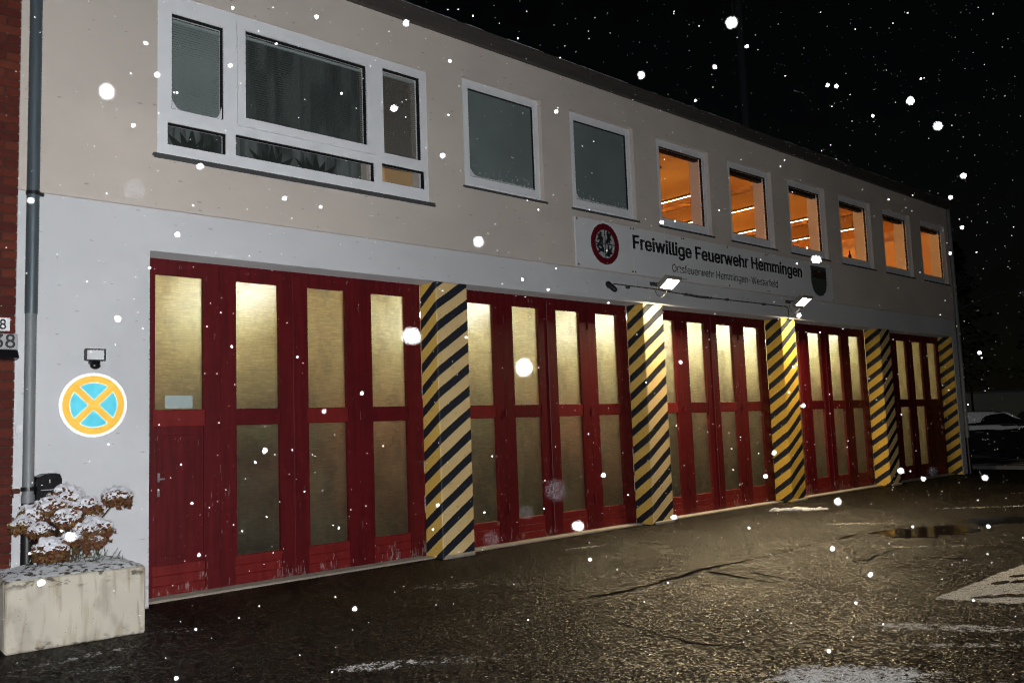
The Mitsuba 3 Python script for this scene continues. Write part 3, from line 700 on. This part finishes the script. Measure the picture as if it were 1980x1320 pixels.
for i in range(70):
    p0 = root + np.array([rg.normal() * .16 + .10, rg.normal() * .10 - .05, -.01 + .02 * rg.random()])
    d = np.array([rg.normal() * .05, rg.normal() * .05, .05 + .11 * rg.random()])
    tw.append(tube([p0, p0 + d * .5 + rg.normal(size=3) * .012, p0 + d], np.array([.0045, .004, .002]), 5))
dl = [[], [], []]
for i in range(90):
    p = root + np.array([np.clip(rg.normal(), -1.6, 1.3) * .15, rg.normal() * .10, .10 + .28 * rg.random()])
    d = np.array([rg.normal() * .6, rg.normal() * .6, -.8]); d /= np.linalg.norm(d)
    a = np.cross(d, rg.normal(size=3)); a /= np.linalg.norm(a); L_ = .035 + .045 * rg.random(); b = np.cross(d, a)
    k = len(dl[0]); col = np.array([.10, .048, .022]) * (.3 + 1.1 * rg.random()) if i % 5 else np.array([.05, .06, .022]) * (.5 + rg.random())
    dl[0] += [p, p + d * L_ * .5 + a * L_ * .28 + b * .01, p + d * L_, p + d * L_ * .5 - a * L_ * .28 + b * .01]; dl[2] += [col] * 4
    dl[1] += [[k, k + 1, k + 2], [k, k + 2, k + 3]]
put('withered_leaves', trimesh.Trimesh(dl[0], dl[1], process=False), 'petal', HY, color=np.array(dl[2]), kind='stuff')
put('twigs', cat(*tw), 'stem_green', HY, kind='stuff')

# ------------------------------------------------------------------ the lettered board, emblem and crest
SB = thing('sign_board', 'long white board with black fire brigade lettering under the windows', 'sign')
for a, b in ((6.158, 7.470), (7.474, 8.784), (8.788, 11.386), (11.390, 13.90)):
    put('panel', box(a, b, -.022, -.002, 3.918, 4.668, .002), 'sheet_white', SB)
scr = [trimesh.creation.cylinder(radius=.014, segment=[[x, -.029, z], [x, -.021, z]], sections=10) for x in (6.2, 7.44, 7.50, 8.76, 8.82, 10.1, 11.36, 11.42, 12.6, 13.86) for z in (3.95, 4.64)]
put('screws', cat(*scr), 'cable', SB, kind='stuff')
def words(text, x0, x1, zb, h, bold):
    """each word a part of the board, set at its place in the line"""
    full = meshkit.text_mesh(text, h, .003, bold).bounds
    sc = (x1 - x0) / (full[1][0] - full[0][0])
    at = 0
    for w_ in text.split():
        i = text.index(w_, at); at = i + len(w_)
        end = meshkit.text_mesh(text[:at], h, .003, bold).bounds[1][0]
        m = lettering(w_, h, 0, -.0225, zb, bold)
        v = m.vertices.copy()
        v[:, 0] = x0 + (v[:, 0] - v[:, 0].max() + end - full[0][0]) * sc
        ms = [trimesh.Trimesh(v + [o, -.0006 * j, 0], m.faces, process=False) for j, o in enumerate((-.005, .005) if bold else (0,))]
        put('word', cat(*ms), 'letter_black', SB, f'the word {w_} in black letters')
words('Freiwillige Feuerwehr Hemmingen', 7.478, 12.66, 4.330, .212, True)
words('Ortsfeuerwehr Hemmingen-Westerfeld', 8.46, 11.73, 4.046, .132, False)
ex, ez, er = 6.805, 4.316, .315
E1 = sg.Point(ex, ez)
EM = put('emblem', extrude_y(E1.buffer(er, quad_segs=16).difference(E1.buffer(.222, quad_segs=16)), -.034, -.0225), 'emblem_red', SB, 'round fire brigade emblem with red ring')
put('field', extrude_y(E1.buffer(.222, quad_segs=16), -.028, -.0225), 'emblem_grey', EM)
lines = rect(ex - .222, ex + .222, ez - .007, ez + .007).union(rect(ex - .007, ex + .007, ez - .222, ez + .222))
figs = []
def poly(pts, ox, oz, s=1.0): return sg.Polygon([(ex + ox + s * a, ez + oz + s * b) for a, b in pts]).buffer(.004)
figs.append(poly([(-.09, .0), (-.05, .06), (-.08, .09), (-.03, .10), (-.02, .14), (.02, .12), (.01, .07), (.05, .05), (.03, .0), (.05, -.05), (.0, -.02), (-.04, -.04), (-.03, .02)], -.09, .045))
figs.append(poly([(-.06, -.04), (-.01, .03), (-.03, .10), (.0, .14), (.03, .09), (.09, .13), (.05, .05), (.08, -.01), (.03, .01), (.05, -.06), (.01, -.03), (-.02, -.06)], .07, .07))
figs.append(poly([(-.10, .05), (-.03, .09), (.05, .06), (.03, .02), (-.02, .05), (-.06, .03), (-.01, .0), (.06, .03), (.07, -.05), (.0, -.03), (-.08, -.07), (-.04, -.01)], -.10, -.085))
figs.append(poly([(-.06, -.08), (-.02, -.02), (.0, .08), (.03, .0), (.09, .07), (.06, -.02), (.10, -.05), (.04, -.05), (.02, -.1)], .07, -.09))
fm = lines
for q in figs: fm = fm.union(q)
put('figures', extrude_y(fm.intersection(E1.buffer(.222)), -.0315, -.0285), 'letter_black', EM)
cx = 13.315
sh = sg.Polygon([(cx - .30, 4.60), (cx + .30, 4.60), (cx + .30, 4.25), (cx + .24, 4.10), (cx + .12, 4.02), (cx, 3.995), (cx - .12, 4.02), (cx - .24, 4.10), (cx - .30, 4.25)])
CR = put('crest', extrude_y(sh, -.036, -.0225), 'shield_green', SB, 'dark shield shaped crest at the right end of the board')
put('band', extrude_y(sh.intersection(rect(cx - .26, cx + .26, 4.36, 4.52)), -.040, -.0362), 'shield_brown', CR)

# ------------------------------------------------------------------ lit floodlights, their conduit and the camera
def flood(x, label):
    K = thing('floodlight', label, 'floodlight', None)
    n_ = np.array([0, -.6, -.8]); u_ = np.array([1.0, 0, 0]); w_ = np.array([0, -.8, .6])
    c = np.array([x, -.30, 3.765])
    M = np.eye(4); M[:3, 0] = u_; M[:3, 1] = w_; M[:3, 2] = -n_; M[:3, 3] = c        # local z points out of the back of the lamp
    b = cat(frame(-.185, .185, -.145, .145, .02, 0, 1))
    body = trimesh.convex.convex_hull(np.array([[sx * .185, sy * .145, .0] for sx in (-1, 1) for sy in (-1, 1)] + [[sx * .13, sy * .10, .075] for sx in (-1, 1) for sy in (-1, 1)] + [[sx * .185, sy * .145, .025] for sx in (-1, 1) for sy in (-1, 1)]))
    ribs = [box(-.12 + .03 * j - .003, -.12 + .03 * j + .003, -.09, .09, .07, .10) for j in range(9)]
    put('housing', cat(body, *ribs).apply_transform(M), 'lamp_housing', K)
    lens = trimesh.Trimesh([[-.15, -.10, -.004], [.15, -.10, -.004], [.15, .10, -.004], [-.15, .10, -.004]], [[0, 2, 1], [0, 3, 2]], process=False).apply_transform(M)
    put('lens', lens, 'lamp_panel', K, emit=FLOOD_L, w=3.0)
    rim = trimesh.creation.extrude_polygon(sg.box(-.185, -.145, .185, .145).difference(sg.box(-.153, -.103, .153, .103)), .012, engine='earcut').apply_translation((0, 0, -.0125)).apply_transform(M)
    put('rim', rim, 'lamp_housing', K)
    put('bracket', cat(box(x - .12, x + .06, -.012, .006, 3.77, 3.83, .003), box(x - .035, x + .01, -.26, -.012, 3.79, 3.815, .004)), 'cable', K)
    lp = [[x - .05, -.03, 3.72], [x - .045, -.07, 3.62], [x + .0, -.12, 3.57], [x + .05, -.17, 3.62], [x + .05, -.22, 3.72]]
    put('cable', tube(lp, .006, 6), 'cable', K)
    return K
flood(8.0, 'lit floodlight on a wall arm above the second striped pillar')
flood(12.13, 'lit floodlight on a wall arm above the third striped pillar')
cond = put('conduit', cat(tube([[6.95, -.03, 3.712], [7.0, -.03, 3.716], [7.9, -.03, 3.715], [8.25, -.03, 3.70], [8.85, -.03, 3.688]], .009, 8), tube([[8.85, -.035, 3.685], [9.15, -.035, 3.675], [9.5, -.035, 3.682]], .021, 8),
     tube([[9.5, -.03, 3.682], [10.6, -.03, 3.690], [11.98, -.03, 3.695], [12.04, -.03, 3.66], [12.046, -.03, 3.56], [12.05, -.03, 3.475]], .010, 8),
     *[box(x - .03, x + .03, -.045, .006, 3.67, 3.71, .004) for x in (7.3, 8.8, 10.0, 11.2)]), 'cable', None, 'thin grey cable conduit along the lintel between the floodlights', 'conduit')
K = thing('security_camera', 'small black wall camera at the left end of the cable conduit', 'camera')
cdir = np.array([.45, -.55, -.70]); cdir /= np.linalg.norm(cdir)
a0 = np.array([6.865, -.06, 3.66])
put('body', trimesh.creation.capsule(height=.13, radius=.042, count=[10, 14]).apply_transform(trimesh.geometry.align_vectors([0, 0, 1], cdir)).apply_translation(a0), 'plastic_black', K, smooth=50)
put('mount', cat(trimesh.creation.cylinder(radius=.035, segment=[[6.865, -.035, 3.68], [6.865, .006, 3.68]], sections=16), trimesh.creation.cylinder(radius=.014, segment=[[6.865, -.06, 3.66], [6.865, -.02, 3.68]], sections=10)), 'plastic_black', K, smooth=50)

# ------------------------------------------------------------------ the flash of the camera that took the photograph
FK = thing('camera_flash', 'flash head firing from just above the viewpoint', 'flash')
zf = FLASH_DIR; xf = np.cross(zf, [0, 0, 1]); xf /= np.linalg.norm(xf); yf = np.cross(xf, zf)
MF = np.eye(4); MF[:3, 0], MF[:3, 1], MF[:3, 2], MF[:3, 3] = xf, yf, -zf, FLASH_AT
put('housing', box(-.042, .042, -.03, .03, .002, .05, .006).apply_transform(MF), 'plastic_black', FK)
put('window', trimesh.Trimesh([[-.035, -.022, 0], [.035, -.022, 0], [.035, .022, 0], [-.035, .022, 0]], [[0, 2, 1], [0, 3, 2]], process=False).apply_transform(MF), 'lamp_panel', FK, emit=FLASH_L, w=4.0)

# ------------------------------------------------------------------ inside: lamps, fire engines, small furnishings
for k in range(5):
    x = 2.58 + PITCH * k
    K = thing('ceiling_lamp', f'{("first", "second", "third", "fourth", "fifth")[k]} long tube lamp from the left glowing behind the gate panes', 'lamp')
    put('housing', box(x - .09, x + .09, 2.3, 5.9, 3.81, 3.87, .01), 'fixture', K)
    put('tube', trimesh.creation.cylinder(radius=.03, segment=[[x, 2.35, 3.765], [x, 5.85, 3.765]], sections=10), 'fixture', K, emit=TUBE_L, w=.9)
for i, x in enumerate((9.65, 11.75, 13.8, 15.9, 17.95)):
    K = thing('ceiling_lamp', f'{("first", "second", "third", "fourth", "fifth")[i]} pendant tube lamp from the left in the orange lit hall', 'lamp')
    put('housing', cat(box(x - .022, x + .022, 1.0, 6.2, 6.262, 6.31, .006), *[box(x - .005, x + .005, y - .005, y + .005, 6.31, 6.5) for y in (1.4, 3.6, 5.8)]), 'fixture_dark', K)
    put('tube', cat(trimesh.creation.cylinder(radius=.006, segment=[[x, 1.05, 6.253], [x, 6.15, 6.253]], sections=8)), 'fixture', K, emit=ROOM_L, w=.7)

eb = sg.Polygon([(0, .35), (0, 1.15), (.06, 1.3), (.25, 2.05), (.40, 2.15), (2.2, 2.18), (2.22, 2.30), (6.6, 2.30), (6.6, .35)])
def prism_x(poly_, x0, x1):
    m = trimesh.creation.extrude_polygon(poly_, x1 - x0, engine='earcut')
    v = m.vertices
    return trimesh.Trimesh(np.stack([x0 + v[:, 2], v[:, 0], v[:, 1]], 1), m.faces, process=False)
EN = dict(body=(mikit.ply(prism_x(eb, -1.15, 1.15), 'engine_red'),), windscreen=(mikit.ply(trimesh.convex.convex_hull(np.array([[sx * 1.0, y - .012, z] for sx in (-1, 1) for y, z in ((.075, 1.36), (.225, 1.95), (.095, 1.36), (.245, 1.95))])), 'car_glass'),),
          bumper=(mikit.ply(box(-1.2, 1.2, -.12, .1, .35, .62, .03), 'engine_white'),), stripe=(mikit.ply(box(-1.156, 1.156, -.004, 6.5, .95, 1.12), 'engine_white'),),
          grille=(mikit.ply(cat(*[box(-.7, .7, -.02, .02, .68 + .06 * j, .71 + .06 * j, .004) for j in range(4)]), 'plastic_black'),))
wh = [mikit.ply(cat(trimesh.creation.cylinder(radius=.46, segment=[[s * .86, y, .46], [s * 1.17, y, .46]], sections=22), trimesh.creation.cylinder(radius=.24, segment=[[s * .85, y, .46], [s * 1.18, y, .46]], sections=14)), 'tyre') for s in (-1, 1) for y in (1.1, 5.0)]
hl = [mikit.ply(cat(trimesh.creation.cylinder(radius=.11, segment=[[s * .9, -.02, .82], [s * .9, .03, .82]], sections=16), box(s * .9 - .14, s * .9 + .14, -.008, .03, .68, .94, .01)), 'lamp_panel') for s in (-1, 1)]
bl = mikit.ply(cat(box(-.75, .75, .5, .75, 2.15, 2.22, .02), trimesh.creation.cylinder(radius=.09, segment=[[-.55, .62, 2.22], [-.55, .62, 2.34]], sections=14), trimesh.creation.cylinder(radius=.09, segment=[[.55, .62, 2.22], [.55, .62, 2.34]], sections=14)), 'glare_foil_cyan')
for k in range(5):  # first read from red behind its panes; the others added to block light
    to = T().translate([1.78 + PITCH * k, 1.35 + (.0, .5, .3, .7, .2)[k], .014])
    K = thing('fire_engine', f'red fire engine, blurred, set to block light behind the frosted panes of the {("first", "second", "third", "fourth", "last")[k]} gate from the left', 'fire engine')
    for nme, (m,) in EN.items(): put(nme, m, None, K, to=to)
    for m in wh: put('wheel', m, None, K, to=to)
    for m in hl: put('headlight', m, None, K, to=to)
    put('light_bar', bl, None, K, to=to)

TL = thing('table_lamp', 'small glowing lamp in the lowest right pane of the wide window', 'lamp')
put('shade', trimesh.creation.revolve(np.array([[.06, .20], [.105, .0], [.103, .0], [.058, .20]]), sections=24).apply_translation((2.98, .85, 4.66)), 'fixture', TL, emit=LAMP_L, w=.4)
put('foot', cat(trimesh.creation.cylinder(radius=.012, segment=[[2.98, .85, 4.42], [2.98, .85, 4.70]], sections=10), trimesh.creation.cylinder(radius=.07, segment=[[2.98, .85, 4.40], [2.98, .85, 4.42]], sections=20)), 'steel', TL)
TB = thing('side_table', 'side table carrying the small lamp behind the wide window', 'table')
put('top', box(2.75, 3.45, .55, 1.15, 4.37, 4.398, .004), 'beam_brown', TB)
for x in (2.79, 3.41):
    for y in (.59, 1.11): put('leg', box(x - .02, x + .02, y - .02, y + .02, 4.09, 4.368), 'beam_brown', TB)
PP = thing('potted_plant', 'small dark potted plant on the sill of the fourth orange window', 'plant')
x = WX[5] - 1.10
put('pot', trimesh.creation.cylinder(radius=.07, segment=[[x, .30, WZ0 + .0], [x, .30, WZ0 + .22]], sections=18), 'dark_figure', PP)
lf = []
for i in range(12):
    a = i * 2.4
    lf.append(trimesh.Trimesh(np.array([[0, 0, 0], [.035, 0, .10], [0, .01, .20 + .03 * (i % 3)], [-.035, 0, .10]]), [[0, 1, 2], [0, 2, 3]], process=False).apply_transform(trimesh.transformations.rotation_matrix(.5, [1, 0, 0])).apply_transform(trimesh.transformations.rotation_matrix(a, [0, 0, 1])).apply_translation((x, .30, WZ0 + .22)))
put('leaves', cat(*lf), 'dark_figure', PP)
put('bottle', trimesh.creation.revolve(np.array([[0, 0], [.035, 0], [.035, .16], [.012, .21], [.012, .27], [0, .27]]), sections=16).apply_translation((WX[5] - .52, .30, WZ0 + .15)), 'dark_figure', None, 'dark bottle standing at the right of the fourth orange window', 'bottle')
PF = thing('picture_frame', 'dark framed picture on the wall behind the fifth orange window', 'picture')
pf = frame(19.3, 19.8, 5.25, 5.65, .04, 6.84, 6.88)
put('frame', pf, 'dark_figure', PF)
put('print', box(19.34, 19.76, 6.865, 6.88, 5.29, 5.61), 'beam_brown', PF)

# ------------------------------------------------------------------ far end of the yard
GW = thing('garden_wall', 'pale rendered wall at the far right behind the parked cars', 'wall')
TW = T().translate([33.6, 5.6, 0]).rotate([0, 0, 1], -40)
put('body', box(-6, 14, 0, .25, 0, 2.25, .01), 'render_grey', GW, to=TW)
put('coping', box(-6.03, 14.03, -.03, .28, 2.253, 2.33, .01), 'kerb_stone', GW, to=TW)
for i, x in enumerate((-1.0, 1.1)):
    put('post', box(x - .03, x + .03, -.09, -.035, 0, 2.55), 'bark', GW, to=TW)

def car_parts():
    body = sg.Polygon([(-2.1, .32), (-2.15, .75), (-2.05, .92), (-1.0, .98), (.9, .98), (2.05, .84), (2.18, .62), (2.15, .32)])
    for cx_ in (-1.3, 1.32): body = body.difference(sg.Point(cx_, .31).buffer(.36))
    cabin = sg.Polygon([(-1.95, .93), (-1.55, 1.36), (-1.1, 1.46), (.0, 1.45), (.35, 1.38), (1.15, .95)])
    def ex(poly_, w, taper):
        m = trimesh.creation.extrude_polygon(poly_, 2 * w, engine='earcut'); v = m.vertices.copy()
        y = v[:, 2] - w
        y *= 1 - taper * np.clip((v[:, 1] - .9) / .55, 0, 1)
        return trimesh.Trimesh(np.stack([v[:, 0], y, v[:, 1]], 1), m.faces, process=False)
    o = {}
    o['body'] = (ex(body, .88, 0), 'car_black')
    o['cabin'] = (ex(cabin, .80, .18), 'car_black')
    win = cat(ex(sg.Polygon([(-1.55, 1.0), (-1.35, 1.34), (-.45, 1.38), (-.45, 1.0)]), .806, .18), ex(sg.Polygon([(-.37, 1.0), (-.37, 1.38), (.2, 1.34), (.85, 1.0)]), .806, .18))
    o['side_window'] = (win, 'car_glass')
    o['windscreen'] = (ex(sg.Polygon([(.40, 1.375), (1.12, .985), (1.18, .985), (.46, 1.385)]), .70, .15), 'car_glass')
    o['chrome_trim'] = (cat(ex(sg.box(-1.55, 1.045, .85, 1.06), .905, .05).slice_plane([0, 0, 0], [0, 0, 1]), box(-.62, -.42, -.915, -.895, .84, .87, .006), box(.38, .58, -.915, -.895, .84, .87, .006)), 'steel')
    o['snow'] = (cat(ex(sg.Polygon([(-.9, 1.44), (.0, 1.42), (.36, 1.36), (.22, 1.365), (.0, 1.352), (-.20, 1.31), (-.33, 1.23), (-.40, 1.13), (-.9, 1.10)]), .822, .18),
                     ex(sg.Polygon([(-1.9, .92), (-.3, .93), (.1, .90), (.5, .925), (.95, .955), (1.0, .985), (.55, 1.01), (.2, 1.0), (.0, 1.055), (-.6, 1.05), (-1.2, 1.09), (-1.9, 1.05)]), .893, .02),
                     ex(sg.Polygon([(.36, 1.40), (.50, 1.39), (.86, 1.18), (.62, 1.24), (.30, 1.385)]), .72, .15), ex(sg.Polygon([(1.2, .965), (2.0, .85), (1.95, .89), (1.5, .95), (1.2, .99)]), .70, 0)), 'snow_fresh')
    return o
CARP = {k: mikit.ply(m, b) for k, (m, b) in car_parts().items()}
CW = [mikit.ply(cat(trimesh.creation.cylinder(radius=.31, segment=[[x, s * .68, .31], [x, s * .86, .31]], sections=22), trimesh.creation.cylinder(radius=.19, segment=[[x, s * .67, .31], [x, s * .87, .31]], sections=14)), 'tyre') for x in (-1.3, 1.32) for s in (-1, 1)]
CH = [mikit.ply(blob(.12, 3, 2, .05).apply_scale((.5, 1.3, .7)).apply_translation((2.08, s * .62, .70)), 'lamp_panel', smooth=50) for s in (-1, 1)]
CM = [mikit.ply(blob(.10, 4, 2, .05).apply_scale((.6, .8, .6)).apply_translation((.62, s * .93, 1.04)), 'car_black', smooth=50) for s in (-1, 1)]
for i, (x, y, a, lab) in enumerate(((24.55, 1.15, -41, 'black parked car with snow round its side windows, beside the building corner'), (30.2, .15, -70, 'dark parked car at the right edge of the photo'))):
    K = thing('parked_car', lab, 'car')
    to = T().translate([x, y, .096]).rotate([0, 0, 1], a)
    for nme, m in CARP.items():
        put(nme, m, None, K, to=to)
    for m in CW: put('wheel', m, None, K, to=to)
    for m in CH: put('headlight', m, None, K, to=to)
    for m in CM: put('mirror', m, None, K, to=to)

SL = thing('street_lamp', 'unlit street lamp with a curved grey arm behind the right corner', 'street lamp')
rt_ = RIGHT
base = np.array([26.0, 2.6, 0])
tip = np.array([27.75, .75, 5.40])
put('pole', tube([base, base + [0, 0, 2.5], base + [0.02, -.02, 4.3]], np.array([.07, .06, .05]), 12), 'galvanised', SL, smooth=50)
arm = [base + [0.02, -.02, 4.3], base + [.12, -.12, 4.65], base + (tip - base) * [.35, .35, 1] + [0, 0, -.45], base + (tip - base) * [.7, .7, 1] + [0, 0, -.12], tip]
mat('lamp_grey', (.05, .052, .055), 0.7, 0.2)
put('arm', tube(arm, np.array([.05, .045, .04, .035, .03]), 10), 'lamp_grey', SL, smooth=50)
hd = blob(.16, 6, 2, .04).apply_scale((2.0, .8, .45)).apply_transform(trimesh.transformations.rotation_matrix(math.atan2(-1.85, 1.75), [0, 0, 1])).apply_translation(tip + [.12, -.12, -.02])
put('head', hd, 'lamp_grey', SL, smooth=50)
put('glass', blob(.11, 6, 2, .04).apply_scale((1.1, .7, .5)).apply_translation(tip + [.10, -.10, -.10]), 'emblem_grey', SL, smooth=50)

MA = thing('mast', 'slender dark mast rising into the night sky behind the roof', 'mast')
mat('mast_dark', (.04, .045, .05), 0.8, 0.1)
put('pole', tube([[20.95, 6.1, 5], [20.95, 6.1, 12], [20.95, 6.1, 18]], np.array([.16, .13, .10]), 10), 'mast_dark', MA, smooth=50)
put('antenna', cat(tube([[20.6, 6.1, 14.3], [20.6, 6.1, 17.5]], .04, 8), box(20.58, 20.96, 6.08, 6.12, 14.6, 14.66), box(20.58, 20.96, 6.08, 6.12, 16.2, 16.26)), 'mast_dark', MA)

def tree(x, y, h, w, seed, label):
    K = thing('conifer', label, 'tree', 'dark conifers behind the far wall')
    del labels[K]['group']
    put('trunk', tube([[x, y, 0], [x, y, h * .5], [x, y, h * .97]], np.array([.16, .10, .02]), 8), 'bark', K)
    rg = np.random.default_rng(seed)
    V, F_ = [], []
    for i in range(2600):
        t = rg.random() ** .8
        z = .5 + t * (h - .5)
        r = w * (1 - t) ** .8 * (.35 + .65 * rg.random()) * (.8 + .4 * math.sin(z * 5 + seed)) + .05
        a = rg.random() * 6.283
        p = np.array([x + r * math.cos(a), y + r * math.sin(a), z - .25 * r])
        d = np.array([math.cos(a), math.sin(a), -.5 + .5 * rg.random()]) * (.16 + .2 * rg.random())
        s = np.array([-math.sin(a), math.cos(a), .3 * rg.normal()]) * .07
        b_ = len(V)
        V += [p, p + d * .5 + s, p + d, p + d * .5 - s]
        F_ += [[b_, b_ + 1, b_ + 2], [b_, b_ + 2, b_ + 3]]
    put('crown', trimesh.Trimesh(V, F_, process=False), 'needle', K)
for i, (x, y, h, w) in enumerate(((36.5, 9.5, 8.0, 2.2), (39.5, 7.0, 9.5, 2.5), (42.0, 4.0, 8.5, 2.4), (44.5, 1.0, 9.0, 2.5))):
    tree(x, y, h, w, i, ('dark conifer next to the building corner, behind the far wall', 'tallest dark conifer behind the far wall', 'dark conifer behind the far wall near the right edge', 'dark conifer at the outermost right behind the far wall')[i])

# ------------------------------------------------------------------ snow lying and falling
hr = np.random.default_rng(12)
lump = cat(*[blob(1, 30 + i, 3, .6, 2.2).apply_scale((.05 + .09 * hr.random(), .03 + .05 * hr.random(), .012 + .03 * hr.random())).apply_transform(trimesh.transformations.rotation_matrix(-.75 + .5 * hr.normal(), [0, 0, 1])).apply_translation((10.6 + .24 * u_ + .05 * hr.normal(), -.74 - .22 * u_ + .05 * hr.normal(), .006)) for i, u_ in enumerate(np.linspace(-1.2, 1.2, 16))])
put('snow_heap', lump, 'snow', None, 'small heap of trampled snow in front of the third striped pillar', 'snow', smooth=True)

FL = [mikit.ply(blob(1.0, 60 + i, 3, .30, 1.2), 'snow_flake', smooth=True) for i in range(6)]
F_PX = 1681.47
def flake(D, u, v, size, label, group=None):
    """a flake D metres in front of the lens, at the tangents u (right) and v (up)"""
    p = CAM + D * (FWD + u * RIGHT + v * UP)
    r = size / 2
    ax = rng.normal(size=3)
    to = T().translate(p.tolist()).rotate((ax / np.linalg.norm(ax)).tolist(), float(rng.random() * 360)).scale([r * (.8 + .4 * rng.random()), r * (.8 + .4 * rng.random()), r * (.8 + .5 * rng.random())])
    put('snowflake', FL[rng.integers(6)], None, None, label, 'snowflake', group, to=to)
BIG = [(796, 650, 46, 'largest blurred white snowflake, left of the first striped pillar'), (1014, 711, 36, 'large oblong white snowflake in front of the second gate'), (207, 178, 33, 'large white snowflake on the beige wall left of the wide window'),
       (925, 467, 24, 'round white snowflake below the first grey window'), (1117, 1017, 25, 'round white snowflake low in front of the second gate'), (1578, 502, 21, 'white snowflake at the right end of the lettering, above the crest'),
       (136, 1037, 22, 'white snowflake in front of the withered plant')]
for px, py, d, lab in BIG:
    s_ = .0044 + .0008 * rng.random()
    flake(F_PX * s_ / (.58 * d), (px - 990) / F_PX, (660 - py) / F_PX, s_, lab)
MED = [(1415, 44, 18), (1760, 195, 15), (1813, 244, 15), (785, 45, 12), (1240, 146, 14), (387, 322, 13), (343, 453, 11), (228, 616, 12), (80, 1126, 12), (762, 210, 13), (856, 301, 10), (1076, 216, 9), (304, 145, 12), (258, 243, 9), (1382, 130, 9),
       (1444, 90, 8), (1617, 167, 9), (1862, 340, 11), (1838, 382, 8), (1620, 969, 13), (1610, 1060, 9), (1683, 1110, 9), (1894, 682, 9), (1545, 610, 10), (1553, 784, 9), (1911, 1017, 8), (1742, 910, 11), (1785, 925, 9), (1905, 923, 12), (1167, 918, 10),
       (686, 1176, 9), (512, 871, 10), (627, 795, 9), (60, 388, 13), (1497, 875, 9), (1303, 999, 11), (612, 33, 9), (1688, 224, 7), (341, 1310, 8), (1600, 165, 8), (550, 384, 9), (1270, 590, 8), (700, 760, 8), (282, 84, 8), (1655, 1165, 6), (1603, 1258, 7),
       (534, 85, 6), (450, 16, 7), (620, 400, 6), (1060, 560, 6), (1316, 700, 7), (1448, 1020, 6), (1860, 440, 9), (1480, 920, 8), (1010, 540, 6), (870, 118, 7), (1345, 195, 6), (655, 1020, 6), (385, 1072, 7), (575, 690, 5)]
GRP = 'snowflakes caught by the flash'
LAB = 'small white snowflake falling in front of the station, lit by the flash'
for px, py, d in MED:
    s_ = .0040 + .0016 * rng.random()
    flake(F_PX * s_ / (.72 * d), (px - 990) / F_PX, (660 - py) / F_PX, s_, LAB, GRP)
cnt = 0
while cnt < 215:
    D = (rng.random() * (5.2 ** 3 - 1.3 ** 3) + 1.3 ** 3) ** (1 / 3)
    u, v = (rng.random() * 2 - 1) * .60, (rng.random() * 2 - 1) * .40
    p = CAM + D * (FWD + u * RIGHT + v * UP)
    if p[1] > -.1 or p[2] < .05: continue
    flake(D, u, v, .0030 + .0032 * rng.random(), LAB, GRP); cnt += 1
fa = []
oc = trimesh.creation.icosphere(0, 1.0)
while len(fa) < 1500:
    D = (rng.random() * (17.0 ** 3 - 5.0 ** 3) + 5.0 ** 3) ** (1 / 3)
    u, v = (rng.random() * 2 - 1) * .60, (rng.random() * 2 - 1) * .40
    p = CAM + D * (FWD + u * RIGHT + v * UP)
    if p[1] > -.06 or p[2] < .03: continue
    m = oc.copy(); m.vertices = np.array(m.vertices) * (.0030 + .0035 * rng.random()) * (.7 + .6 * rng.random(3)) + p
    fa.append(m)
put('falling_snow', cat(*fa), 'snow_flake', None, 'countless tiny snowflakes falling between the camera and the station', 'snow', kind='stuff')

# out-of-focus flakes near the lens, painted near black so the flash leaves faint discs
scene['dark_flake'] = {'type': 'diffuse', 'reflectance': rgb(.0011, .0011, .0012)}
for px, py, d, lab in ((260, 368, 40, 'faint blurred near black flake before the beige wall left of the wide window'), (1075, 948, 40, 'faint blurred near black flake in front of the second gate'), (950, 1042, 27, 'small blurred near black flake low beside the first striped pillar'),
                       (1018, 990, 25, 'faint blurred near black flake before a lower pane of the second gate'), (1803, 911, 17, 'faint small near black flake in front of the last gate')):
    D = 1 / (d / (.004 * F_PX) + .105)
    u, v = (px - 990) / F_PX, (660 - py) / F_PX
    m = blob(.36 * d * D / F_PX / 2, px, 2, .1)
    put('near_flake', m, 'dark_flake', None, lab, 'near_flake', smooth=True, to=T().translate((CAM + D * (FWD + u * RIGHT + v * UP)).tolist()))
